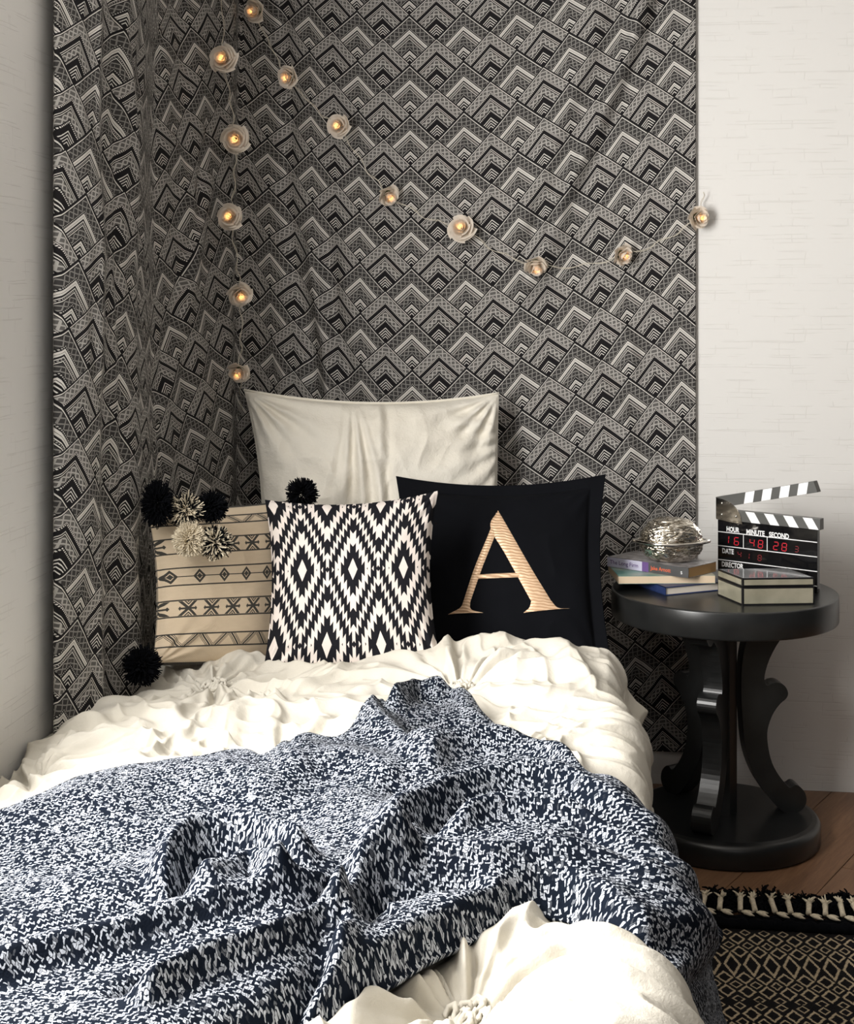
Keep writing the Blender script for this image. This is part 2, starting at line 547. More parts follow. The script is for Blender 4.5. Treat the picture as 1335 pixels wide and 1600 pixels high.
# left wall with the window opening beside the camera
yo0, yo1, zo0, zo1 = 1.0, 2.44, .95, 2.3
def wall_with_hole():
    mb = MB()
    for (y0, y1, z0, z1) in ((-2.2, yo0, 0, 2.6), (yo1, YB, 0, 2.6), (yo0, yo1, 0, zo0), (yo0, yo1, zo1, 2.6)):
        mb.add(prism([(XL - .1, y0), (XL, y0), (XL, y1), (XL - .1, y1)], z0, z1))
    return mb.build('wall_left', M_walll, None, False)
struct(wall_with_hole())
M_trim = mat_plain('window_paint', (.8, .8, .78), .4, 10, .05)
def mat_glass():
    m, nt, b = new_mat('window_glass', .02, col=(1, 1, 1))
    b.inputs['Transmission Weight'].default_value = 1.0; b.inputs['IOR'].default_value = 1.45
    return m
M_glass = mat_glass()
win = MB()
for (y0, y1, z0, z1) in ((yo0, yo1, zo0, zo0 + .05), (yo0, yo1, zo1 - .05, zo1), (yo0, yo0 + .05, zo0, zo1), (yo1 - .05, yo1, zo0, zo1), (1.70, 1.74, zo0, zo1)):
    win.add(prism([(XL - .09, y0), (XL - .04, y0), (XL - .04, y1), (XL - .09, y1)], z0, z1))
wo = struct(win.build('window_1', M_trim, None, False))
box('pane', (XL - .065, (yo0 + 1.70) / 2 + .02, (zo0 + zo1) / 2), (.004, .64, zo1 - zo0 - .1), M_glass, wo)
box('pane', (XL - .065, (yo1 + 1.74) / 2 - .02, (zo0 + zo1) / 2), (.004, .64, zo1 - zo0 - .1), M_glass, wo)
struct(box('ceiling', ((XL + 2.6) / 2, 1.0, 2.65), (2.6 - XL + .2, 6.6, .1), M_ceil))
flo = struct(box('floor', ((XL + 2.6) / 2, 1.0, -.06), (2.6 - XL + .2, 6.4, .10), M_subfloor))
# laminate planks laid on the slant
def clip_poly(P, nx, ny, c):
    out = []
    for i in range(len(P)):
        a, b = P[i], P[(i + 1) % len(P)]
        da, db = a[0] * nx + a[1] * ny - c, b[0] * nx + b[1] * ny - c
        if da <= 0: out.append(a)
        if da * db < 0:
            t = da / (da - db); out.append((a[0] + (b[0] - a[0]) * t, a[1] + (b[1] - a[1]) * t))
    return out
def planks():
    th = math.radians(26); ux, uy = math.sin(th), math.cos(th); vx, vy = math.cos(th), -math.sin(th)
    PW, PL, gap = .192, 1.29, .0012
    rnd = random.Random(3)
    anchor = on_z(1300, 1372, 0)
    base = anchor.x * vx + anchor.y * vy
    n = 0
    for k in range(-16, 14):
        w0 = base + k * PW
        off = rnd.random() * PL
        if k == 0:
            off = (anchor.x * ux + anchor.y * uy) - 5 * PL + .08
        for j in range(-6, 7):
            l0 = off + j * PL
            q = [(w0 + gap, l0 + gap), (w0 + PW - gap, l0 + gap), (w0 + PW - gap, l0 + PL - gap), (w0 + gap, l0 + PL - gap)]
            P = [(a * vx + b_ * ux, a * vy + b_ * uy) for a, b_ in q]
            for nx, ny, c in ((0, 1, YB - .001), (0, -1, .9), (1, 0, 2.5), (-1, 0, -XL)):
                if P: P = clip_poly(P, nx, ny, c)
            if len(P) < 3: continue
            ar = abs(sum(P[i][0] * P[(i + 1) % len(P)][1] - P[(i + 1) % len(P)][0] * P[i][1] for i in range(len(P)))) / 2
            if ar < .004: continue
            v, f = prism(P, -.0099, 0.0)
            o = mesh('plank', v, f, M_floor, flo, False)
            uvl = o.data.uv_layers.new(name='UVMap')
            for lp in o.data.loops:
                co = o.data.vertices[lp.vertex_index].co
                uvl.data[lp.index].uv = (co.x * vx + co.y * vy + n * .37, co.x * ux + co.y * uy + n * .91)
            n += 1
planks()

# ------------------------------------------------------------------ tapestry
def wall_depth(px):
    """depth of whichever wall the ray through this column meets"""
    t = (px - CX) / F
    db = YB / (math.cos(YAW) + t * math.sin(YAW))
    dl = XL / (-math.sin(YAW) + t * math.cos(YAW)) if (-math.sin(YAW) + t * math.cos(YAW)) < 0 else 99
    return min(db, dl)
PLAN = [(87, 2.83), (92, 2.825), (120, 2.87), (148, 2.925), (156, 2.95), (156.5, 3.03), (163, 3.06), (184, 3.09), (205, 3.14), (213, 3.19), (214, 3.25), (226, 3.30), (233, 3.38), (240, 3.45),
        (262, 3.53), (290, 3.63), (320, 3.74), (345, 3.84), (360, 3.90), (366, 3.985), (374, 4.01), (395, 4.04), (425, 4.08), (460, 4.125), (500, 4.165)]
PLAN = [(p, min(d, wall_depth(p) - .018)) for p, d in PLAN]
PLAN += [(p, wall_depth(p) - .022 + .013 * max(0, (p - 900) / 187.5)) for p in (560, 630, 700, 800, 900, 1000, 1060, 1080, 1087.5)]
_xy = crom([tuple(atz(p, d, 0))[:2] for p, d in PLAN], 24)
_seg = np.r_[0, np.cumsum(np.hypot(*np.diff(_xy, axis=0).T))]
def plan_at(s): return np.stack([np.interp(s, _seg, _xy[:, 0]), np.interp(s, _seg, _xy[:, 1])], -1)
def tap_depth(px):
    d = _xy @ FW[:2]; l = _xy @ RT[:2]; p = CX + F * l / d
    return float(np.interp(px, p, d))
# where the tips of the tiles stand in the picture: (x, y, column, row)
LAT = []
def latcol(c, pts):
    for x, y, r in pts: LAT.append((x, y, c, r))
latcol(0, [(411, 60.7, 0), (412.4, 136, -1), (416.4, 213, -2), (418, 290, -3), (419, 367.5, -4), (424.5, 447, -5), (430, 522.6, -6)])
latcol(1, [(478.4, 5.4, 1), (482.5, 79.6, 0), (483.8, 156.4, -1), (483.8, 236, -2), (484, 312, -3), (485, 390.5, -4), (492, 466, -5), (493, 542.8, -6)])
latcol(2, [(558, 14.8, 1), (562, 93, 0), (562, 171, -1), (564.7, 250.8, -2), (565, 330, -3), (564.7, 408, -4), (563.4, 487.5, -5), (560.7, 567, -6)])
latcol(3, [(640, 20, 1), (643, 99.8, 0), (644.3, 178, -1), (645.6, 259, -2), (645, 338, -3), (644.3, 417.4, -4), (644.3, 497, -5), (644.3, 576.5, -6)])
latcol(4, [(723.8, 16, 1), (726.5, 94.4, 0), (728, 174, -1), (729, 254.8, -2), (728, 334, -3), (728, 414.7, -4), (728, 495.6, -5), (729, 573.8, -6)])
latcol(5, [(806, 0, 1), (811.5, 78, 0), (811.5, 156.4, -1), (811.5, 237.3, -2), (811.5, 313.5, -3), (810, 394, -4), (807.4, 474, -5), (811.5, 553.5, -6), (815.5, 632, -7), (821, 714.5, -8)])
latcol(6, [(893.7, 51, 0), (895, 132, -1), (892.4, 206, -2), (890, 289, -3), (888, 368.8, -4), (891, 449.7, -5), (895, 529, -6), (901.8, 612, -7), (905.9, 697, -8)])
latcol(7, [(976, 16, 0), (974.6, 95.7, -1), (969, 178, -2), (969, 259, -3), (970.6, 341.8, -4), (976, 424, -5), (980, 506, -6), (982.7, 592, -7), (984, 671, -8), (989, 755, -9)])
latcol(8, [(1052.8, 66, -1), (1052.8, 148, -2), (1054, 233, -3), (1055.5, 316, -4), (1058, 401, -5), (1061, 486, -6), (1066.8, 570, -7), (1070, 655, -8), (1073, 740, -9)])
_L = {}
for x, y, c, r in LAT: _L.setdefault(c, []).append((x, y, r))
for c, v in _L.items():                      # carry the columns on above and below what is measured
    lo = min(v, key=lambda q: q[2]); hi = max(v, key=lambda q: q[2])
    for k in range(1, 14):
        if lo[1] + 81.5 * k < 1250: LAT.append((lo[0] + .6 * k, lo[1] + 81.5 * k, c, lo[2] - k))
    for k in range(1, 4): LAT.append((hi[0] - 1.0 * k, hi[1] - 77.5 * k, c, hi[2] + k))
LAT = np.array(LAT)
def basis(x, y):
    X = (np.asarray(x) - 750) / 350; Y = (np.asarray(y) - 450) / 600
    return np.stack([X ** i * Y ** j for i in range(5) for j in range(4) if i + j <= 4], -1)
_cu = np.linalg.lstsq(basis(LAT[:, 0], LAT[:, 1]), LAT[:, 2], rcond=None)[0]
_cv = np.linalg.lstsq(basis(LAT[:, 0], LAT[:, 1]), LAT[:, 3], rcond=None)[0]

def build_tapestry():
    ns, nz = 760, 420
    zt, zb = 2.56, .10
    s = np.linspace(0, _seg[-1], ns); z = np.linspace(zb, zt, nz)
    S, Z = np.meshgrid(s, z, indexing='ij')
    xy = plan_at(S)
    P = np.concatenate([xy, Z[..., None]], -1)
    tan = np.gradient(plan_at(s), axis=0); tan /= np.linalg.norm(tan, axis=1)[:, None]
    N = np.stack([tan[:, 1], -tan[:, 0], 0 * tan[:, 0]], -1)[:, None, :]   # towards the room
    px, py = proj(P)
    # lattice coordinates
    u = basis(px, py) @ _cu; v = basis(px, py) @ _cv
    ib = int(np.argmax(px[:, 0] > 412)); sb = s[ib]
    L = sb - S[:ib]
    Lp = lambda q: sb - s[int(np.argmax(px[:, nz // 2] > q))]
    L1, L2 = Lp(366), Lp(236)
    # the cloth is pulled askew: turned one way beside the corner, the other way on the near folds
    g = (.26 * sstep(L1 - .03, L1 + .04, L) - .50 * sstep(L2 - .05, L2 + .05, L)) / .157
    u[:ib] = u[ib][None, :] - (np.minimum(L, L1) / .150 + np.clip(L - L1, 0, L2 - L1) / .205 + np.maximum(L - L2, 0) / .150) + g * (Z[:ib] - 1.25)
    hh = -1.75 * np.minimum(L, L1) + 1.5 * np.clip(L - L1, 0, L2 - L1) - 1.5 * np.maximum(L - L2, 0)
    v[:ib] = v[ib][None, :] + hh
    z0 = Z[ib]; 
    D = np.zeros_like(px)
    def fold(pts, amp, w, fade=.15, sy=1.0, sharp=0.0):
        nonlocal D
        d, sd, t = polydist(px, py, pts, sy)
        f = sstep(0, fade, t) * sstep(0, fade, 1 - t) if fade > 0 else 1
        ww = np.where(sd > 0, w * (1 - sharp), w * (1 + sharp))
        D += (1 + .7 * sstep(400, 470, px)) * np.where(px < 400, .7, 1.0) * amp * f * np.exp(-(d / ww) ** 2)
    fold([(1025, -120), (990, 60), (962, 130), (930, 205), (895, 280), (868, 345), (835, 420), (800, 480)], .020, 17, .1, sharp=.45)
    fold([(1065, -120), (1022, 30), (985, 120), (945, 215), (905, 300), (880, 350)], -.012, 13, .1)
    fold([(960, -60), (925, 70), (885, 170), (850, 270), (815, 380), (770, 480)], .012, 22, .2, sharp=-.3)
    fold([(850, 280), (835, 350), (800, 430)], -.010, 12, .3)
    fold([(505, 330), (512, 430), (520, 500), (540, 570), (548, 660)], .014, 13, .2, sharp=.4)
    fold([(480, 330), (492, 450), (505, 540), (515, 660)], -.010, 10, .2)
    fold([(440, -100), (432, 60), (445, 160), (437, 300), (455, 430), (480, 540), (490, 660)], .014, 15, .1, sharp=.35)
    fold([(415, -100), (405, 100), (412, 300), (425, 500), (450, 650)], -.010, 12, .1)
    fold([(880, 560), (925, 590), (975, 650), (1000, 760)], .010, 15, .25)
    fold([(950, 470), (985, 540), (990, 610)], .008, 12, .3)
    fold([(1040, 980), (1085, 1040), (1100, 1110)], .018, 14, .2)
    fold([(1000, 1020), (1040, 1060), (1070, 1120)], -.012, 14, .2)
    fold([(960, 900), (1000, 960), (1060, 1000)], .012, 18, .2)
    # soft hanging folds, stronger at the left
    wl = sstep(430, 250, px)
    D += .010 * fbm(px / 90.0 + py / 900.0, py / 420.0, 5, 3) * (.45 + .6 * wl)
    D += wl * .005 * np.sin(px / 9.5 + .6 * np.sin(py / 210.0)) * sstep(150, 200, px)
    D += wl * .012 * fbm(px / 26.0 - py / 330.0, py / 260.0, 9, 2) * sstep(85, 170, px)
    for pts, a, w in (([(300, -150), (275, 30), (245, 70), (236, 250), (246, 420)], -.012, 9), ([(262, 200), (300, 330), (285, 480)], .014, 11),
                      ([(240, 640), (262, 500), (305, 330), (330, 160)], -.014, 7), ([(330, 250), (300, 420), (262, 640)], .012, 9),
                      ([(187, -150), (190, 60), (206, 200), (214, 600), (224, 900)], .016, 7), ([(172, -150), (176, 200), (186, 600), (196, 1000)], -.012, 6)):
        fold(pts, a, w, .1)
    D = np.maximum(D, -.012)
    D *= sstep(0, .02, S) * .9 + .1
    D *= sstep(0, .10, _seg[-1] - S) * .85 + .15
    P = P + N * (D[..., None] + .004)
    P[..., 1] = np.minimum(P[..., 1], YB - .004); P[..., 0] = np.maximum(P[..., 0], XL + .004)
    o = fast_mesh('tapestry', P, grid_faces(ns, nz, flip=True), np.stack([u, v], -1), M_tap)
    md = o.modifiers.new('cloth', 'SOLIDIFY'); md.thickness = .0025; md.offset = 0
    return tag(o, 'large black and white tile-patterned tapestry draped around the room corner behind the bed', 'tapestry')
TAP = build_tapestry()

# ------------------------------------------------------------------ bed
bed = empty('bed', (-.54, 2.7, 0), 'single bed standing lengthwise along the left wall under the cream duvet', 'bed')
def bchild(o):
    o.parent = bed; o.matrix_parent_inverse = Matrix.Translation((.54, -2.7, 0)); return o
bchild(box('mattress', (-.56, 2.7, .37), (.98, 2.7, .24), M_under, None, .05))
bchild(box('bed_base', (-.56, 2.7, .17), (.94, 2.66, .14), M_under, None, .02))
for x in (-.98, -.14):
    for y in (1.42, 3.98):
        bchild(box('leg', (x, y, .05), (.06, .06, .10), M_wood_dark))

# duvet: top surface with a roll at the far end and the right side hanging down
SIL = [(100, 1135), (140, 1108), (170, 1085), (205, 1060), (240, 1038), (300, 1026), (345, 1021), (400, 1034), (450, 1041), (520, 1040), (600, 1026),
       (690, 1017), (740, 1004), (790, 998), (850, 1003), (890, 1006), (920, 1030), (945, 1045), (965, 1075), (1000, 1120)]
_silx = [p[0] for p in SIL]; _sily = [p[1] for p in SIL]
ZT = .55
EDGE = -.03                       # x where the right edge starts to round off
def surf(s, y, lift=0.0, flare=0.0):
    """bed surface: s metres across from the wall side (s = x on the flat top), continuing down the right side"""
    r = .075 + lift
    x = np.where(s < EDGE, s, 0); z = np.full(s.shape, ZT + lift)
    a = np.clip((s - EDGE) / r, 0, math.pi / 2)
    xr = EDGE + r * np.sin(a); zr = ZT + lift - r * (1 - np.cos(a))
    dn = np.maximum(s - EDGE - r * math.pi / 2, 0)
    xr = xr + dn * flare; zr = zr - dn * np.sqrt(1 - np.minimum(flare, .9) ** 2)
    x = np.where(s < EDGE, s, xr); z = np.where(s < EDGE, z, zr)
    # left edge sinks toward the wall
    z = z - .07 * sstep(-1.0, -1.14, s)
    return x, z
ROS = [(-.865, 2.975), (-.325, 2.985), (-.176, 1.680), (-.72, 1.66), (.20, 2.985), (-.60, 2.50), (-1.05, 2.42)]
def build_duvet():
    ns, ny = 620, 760
    s = np.linspace(-1.125, .36, ns)
    y = np.linspace(1.25, 3.42, ny)
    S, Y = np.meshgrid(s, y, indexing='ij')
    X, Z = surf(S, Y, 0.0, .06)
    P = np.stack([X, Y, Z], -1)
    # normal of the base
    ax, az = np.gradient(X, axis=0), np.gradient(Z, axis=0)
    ln = np.hypot(ax, az) + 1e-9
    N = np.stack([-az / ln, 0 * ax, ax / ln], -1)
    top = 1 - sstep(.0, .12, S)
    D = np.zeros_like(S)
    px, py = proj(P)
    # roll at the far end rising to the silhouette in front of the cushions
    yc = 3.12
    d0 = yc / (math.cos(YAW) + (px - CX) / F * math.sin(YAW))
    zsil = H - (np.interp(px, _silx, _sily) - HY) / F * d0
    rise = np.clip(zsil - ZT - .034, -.05, .12)
    D += rise * sstep(2.72, 3.10, Y) * (1 - sstep(.02, .1, S))
    # rosettes with pleats radiating from them
    rr = np.full(S.shape, 9.0)
    for k, (rx, ry) in enumerate(ROS):
        dx, dy = S - rx, Y - ry
        r = np.hypot(dx, dy); th = np.arctan2(dy, dx)
        rr = np.minimum(rr, r)
        nz = vnoise(np.cos(th) * 3 + 7 * k, np.sin(th) * 3 + r * 5, 3 + k)
        pl = np.cos(th * 13 + 5 * nz + k) * .5 + np.cos(th * 23 + 6 * nz + 2 * k) * .35 + np.cos(th * 7 + 3 * nz) * .5
        amp = .019 * sstep(.015, .07, r) * np.exp(-(r / .22) ** 2)
        D += amp * pl
        D += -.030 * np.exp(-(r / .055) ** 2)
    D += .028 * sstep(.05, .26, rr) * top
    D += .022 * sstep(2.1, 1.8, Y) * top * sstep(.03, .12, rr)
    # crumples between the rosettes, sharper where light rakes over them
    w1 = fbm(S * 3.1, Y * 3.1, 21, 2) * .9
    D += .020 * ridged(S * 5.2 + w1, Y * 4.3 - w1, 31) * .5
    D += .0125 * ridged(S * 11 + 2.6 * w1, Y * 9 + 1.5 * w1, 33) * top
    D += .0065 * ridged(S * 24 + 4.2 * w1, Y * 18 - 3 * w1, 35)
    # pulled pleats across the right side and down the hanging edge
    side = sstep(-.12, .05, S)
    D += side * .010 * (np.sin((Y * 34 + 2.2 * fbm(S * 4, Y * 5, 41, 2)) + S * 5) * .6 + ridged(Y * 14 + S * 3, S * 3, 43) * .5)
    D += .020 * np.exp(-((S - .0) / .06) ** 2) * sstep(2.3, 2.9, Y)
    # lie flatter under the blanket so that it does not push through
    flat = 1 - np.exp(-np.maximum(0, 1) * 0)
    yt = ytop(S); yb = ybot(S)
    m = sstep(-.02, .09, yt - Y) * sstep(-.02, .07, Y - yb)
    D = D * (1 - m) + m * (-.004 + .06 * D)
    # corner flap that stands out over the blanket at the near right
    fl = np.exp(-((S - .075) / .075) ** 2) * np.exp(-((Y - 1.60) / .17) ** 2)
    D += .035 * fl
    P = P + N * D[..., None]
    # round the far end down
    e = np.clip((Y - 3.13) / .22, 0, 1)
    P[..., 2] -= .16 * (1 - np.sqrt(np.maximum(0, 1 - e ** 2)))
    P[..., 1] = Y - .06 * e ** 2 * 1.2
    P[..., 0] = np.maximum(P[..., 0], XL + .008)
    # hem wave
    hem = sstep(.2, .36, S)
    P[..., 0] += hem * .014 * np.sin(Y * 17)
    duv = fast_mesh('duvet', P, grid_faces(ns, ny), None, M_duvet)
    md = duv.modifiers.new('cloth', 'SOLIDIFY'); md.thickness = .006; md.offset = -1
    tag(duv, 'cream cotton duvet with gathered rosettes covering the bed', 'duvet')
    return duv, P, s, y
def lin(pts): xs = [p[0] for p in pts]; ys = [p[1] for p in pts]; return lambda q: np.interp(q, xs, ys)
# far and near edge of the blanket as y over the distance across the bed
YT = [(-1.16, 2.00), (-.95, 2.08)]
for (a, b_) in ((60, 1244), (130, 1206), (230, 1176), (340, 1163), (380, 1150), (405, 1150), (432, 1170), (450, 1150), (490, 1131), (540, 1134), (565, 1120), (598, 1118), (612, 1098), (640, 1084), (690, 1076), (740, 1086), (800, 1108), (870, 1150)):
    q = on_z(a, b_, ZT + (.075 if a < 600 else .050 if a < 660 else .050 if a < 700 else .064 if a < 760 else .080)); YT.append((q.x, q.y))
YT += [(-.03, 2.30), (.0, 2.27), (.05, 2.28), (.13, 2.30), (.25, 2.31), (.4, 2.30), (.62, 2.25)]
YT = sorted(YT)
YBt = [(-1.16, 1.20), (-.6, 1.24)]
for (a, b_) in ((470, 1625), (560, 1572), (660, 1512), (740, 1470), (800, 1437), (840, 1426), (885, 1432)):
    q = on_z(a, b_, ZT + .03); YBt.append((q.x, q.y))
YBt += [(-.03, 1.835), (.015, 1.78), (.06, 1.72), (.12, 1.66), (.2, 1.58), (.4, 1.5), (.62, 1.45)]
def smoothlin(pts, w=.012):
    xs = np.linspace(-1.2, .7, 800); ys = np.interp(xs, [p[0] for p in pts], [p[1] for p in pts])
    k = np.exp(-(np.arange(-12, 13) / (w / (1.9 / 800))) ** 2); k /= k.sum()
    ys = np.convolve(np.pad(ys, 12, mode='edge'), k, 'valid')
    return lambda q: np.interp(q, xs, ys)
ytop = smoothlin(YT); ybot = smoothlin(YBt)

def build_blanket():
    ns, nt_ = 820, 620
    s = np.linspace(-1.115, .60, ns); t = np.linspace(0, 1, nt_)
    S, T = np.meshgrid(s, t, indexing='ij')
    Y = ybot(S) + (ytop(S) - ybot(S)) * T
    fl = .36 + .10 * sstep(2.4, 1.7, Y)
    X, Z = surf(S, Y, .046, fl)
    ax, az = np.gradient(X, axis=0), np.gradient(Z, axis=0)
    ln = np.hypot(ax, az) + 1e-9
    N = np.stack([-az / ln, 0 * ax, ax / ln], -1)
    P = np.stack([X, Y, Z], -1)
    px, py = proj(P)
    D = np.zeros_like(S); U0 = S.copy(); V0 = Y.copy()
    SH = np.zeros_like(S)
    def ridge(pts, amp, w, fade=.2, asym=0.0, sy=2.0, shift=0.0):
        """a fold along a line given in picture coordinates; asym steepens its near (+) side"""
        nonlocal D, SH
        pts = [tuple(q) for q in crom(pts, 6)]
        d, sd, tt = polydist(px, py, pts, sy)
        f = 1.0
        if fade > 0: f = sstep(0, fade, tt) * sstep(0, fade, 1 - tt)
        ww = np.where(sd > 0, w * (1 - asym), w * (1 + asym))
        g = amp * f * (np.exp(-np.abs(d / ww) ** 2.0) if amp > 0 else 1.25 * np.exp(-np.abs(d / ww) ** 1.35))
        if amp > 0 and w < 34: g = g * 1.15
        D += g
        SH += shift * f * np.exp(-(d / w) ** 2)
    for R in RIDGES: ridge(*R)
    D += .006 * fbm(px / 150, py / 70, 61, 3) + .0035 * fbm(px / 55, py / 30, 62, 2)
    D += .012 * fbm(S * 3, Y * 3, 63, 2)
    # puffy turned edges
    eg = np.minimum(T, 1 - T) * (ytop(S) - ybot(S))
    lim = .02 + .030 * sstep(0, .09, eg)
    D = np.where(D < -lim, -lim - .014 * np.tanh((-D - lim) / .03), D)
    D += .030 * sstep(0, .10, eg) * (1 - sstep(-.10, .03, S)) - .046 * np.exp(-(eg / .026) ** 2)
    P = P + N * D[..., None]
    P[..., 1] -= SH
    P[..., 2] = np.maximum(P[..., 2], .015)
    P[..., 0] = np.maximum(P[..., 0], XL + .012)
    o = fast_mesh('throw_blanket', P, grid_faces(ns, nt_), np.stack([S, Y], -1), M_tweed)
    md = o.modifiers.new('cloth', 'SOLIDIFY'); md.thickness = .009; md.offset = -1
    return tag(o, 'navy and white tweed throw blanket rumpled across the middle of the bed', 'blanket')
# (points, height, width px, fade, asymmetry)
RIDGES = [
    # fold at the upper right, rolled over
    ([(618, 1145), (616, 1112), (640, 1092), (700, 1086), (770, 1102)], .034, 30, .15, .25),
    ([(700, 1095), (780, 1112), (850, 1150), (915, 1205), (970, 1272)], .026, 30, .15, .3),
    ([(640, 1105), (680, 1108), (720, 1104)], -.022, 22, .2, 0),
    ([(650, 1215), (670, 1165), (730, 1150), (820, 1170), (900, 1215)], -.040, 34, .2, 0),
    ([(560, 1140), (600, 1170), (640, 1190), (655, 1220)], .030, 30, .2, .1),
    ([(655, 1245), (690, 1205), (760, 1188), (850, 1196), (930, 1235), (1000, 1300)], .036, 32, .15, .3),
    ([(600, 1240), (640, 1265), (700, 1258), (780, 1232)], -.018, 26, .2, 0),
    # the long narrow rolls running to the right
    ([(560, 1345), (640, 1310), (720, 1272), (820, 1255), (910, 1268), (990, 1310), (1060, 1380)], .040, 30, .15, .35),
    ([(640, 1335), (720, 1302), (820, 1290), (920, 1304), (1000, 1350)], -.030, 17, .2, 0),
    ([(680, 1340), (760, 1312), (850, 1308), (940, 1325), (1010, 1375), (1070, 1440)], .034, 24, .15, .35),
    ([(740, 1372), (820, 1366), (900, 1350), (950, 1358)], -.034, 17, .25, 0),
    ([(560, 1410), (640, 1382), (740, 1385), (850, 1378), (950, 1385), (1030, 1440), (1090, 1540)], .036, 34, .12, .25),
    ([(600, 1432), (680, 1412), (780, 1415)], -.020, 16, .25, 0),
    ([(480, 1590), (580, 1535), (680, 1478), (780, 1425), (860, 1402), (950, 1430), (1030, 1500)], .030, 34, .1, .1),
    # hollow by the lower middle
    ([(560, 1490), (575, 1440), (610, 1425), (640, 1440)], -.040, 26, .2, 0),
    ([(520, 1560), (535, 1480), (552, 1425), (590, 1395), (660, 1380)], .040, 26, .12, -.2),
    # pocket in the middle left
    ([(285, 1435), (300, 1400), (330, 1382), (385, 1375), (420, 1392)], -.060, 27, .15, 0),
    ([(255, 1430), (270, 1375), (320, 1345), (390, 1345), (450, 1372), (500, 1395)], .046, 26, .15, .1),
    ([(290, 1470), (340, 1435), (385, 1400), (425, 1420), (440, 1450)], .036, 24, .15, -.1),
    ([(440, 1402), (500, 1408), (560, 1372), (640, 1335)], -.030, 17, .2, 0),
    # long diagonal rolls at the lower left
    ([(-60, 1590), (60, 1545), (180, 1515), (290, 1480), (400, 1450), (500, 1420), (590, 1370), (680, 1325)], .034, 34, .08, .3),
    ([(150, 1600), (250, 1560), (360, 1525), (450, 1495), (520, 1440), (560, 1400)], -.036, 18, .15, 0),
    ([(200, 1625), (300, 1575), (420, 1535), (500, 1490), (540, 1440)], .034, 26, .12, .2),
    ([(350, 1640), (430, 1600), (500, 1540), (545, 1480)], -.030, 18, .15, 0),
    # broad soft swells at the upper left
    ([(-60, 1340), (100, 1290), (230, 1255), (370, 1245), (480, 1270)], .022, 60, .15, 0),
    ([(0, 1420), (120, 1375), (260, 1330), (420, 1300), (560, 1290)], -.016, 50, .2, 0),
    ([(350, 1185), (392, 1166), (440, 1185), (480, 1220)], .020, 34, .15, .2),
    ([(420, 1170), (445, 1182), (470, 1210)], -.014, 18, .2, 0),
    ([(450, 1172), (495, 1142), (550, 1142), (600, 1135)], .026, 26, .15, .1),
    ([(420, 1245), (500, 1220), (570, 1222), (640, 1250)], .024, 36, .2, .1),
    ([(-60, 1500), (60, 1470), (180, 1440), (270, 1420)], -.018, 34, .15, 0),
    ([(20, 1400), (120, 1400), (220, 1385)], .014, 40, .2, 0),
    ([(1000, 1560), (1060, 1500), (1010, 1420), (960, 1390)], .014, 24, .2, 0),
]
DUV, DP, Ds, Dy = build_duvet()
BLK = build_blanket()

# knots of cloth at the rosettes
def rosette_knot(cx, cy, seed, R=.021):
    rnd = random.Random(seed)
    ix = int(np.argmin(np.abs(Ds - cx))); iy = int(np.argmin(np.abs(Dy - cy)))
    c = Vector(DP[ix, iy]) + Vector((0, 0, .008))
    mb = MB()
    for k in range(16):
        a = rnd.random() * 6.283; rad = R * math.sqrt(rnd.random())
        p = c + Vector((math.cos(a) * rad, math.sin(a) * rad, rnd.random() * .006))
        n = 6; q = []
        a0 = rnd.random() * 6.28; rr = .005 + rnd.random() * .006
        for i in range(n):
            q.append(p + Vector((math.cos(a0 + i * 1.0) * rr, math.sin(a0 + i * 1.0) * rr, .006 * math.sin(i * 1.3 + a0) + .003)))
        mb.add(tube(q, [.002, .0042, .0048, .0046, .004, .0018], 7))
    o = mb.build('rosette_knot', M_duvet, DUV)
    return o
for i, (rx, ry) in enumerate(ROS[:3]): rosette_knot(rx, ry, i)

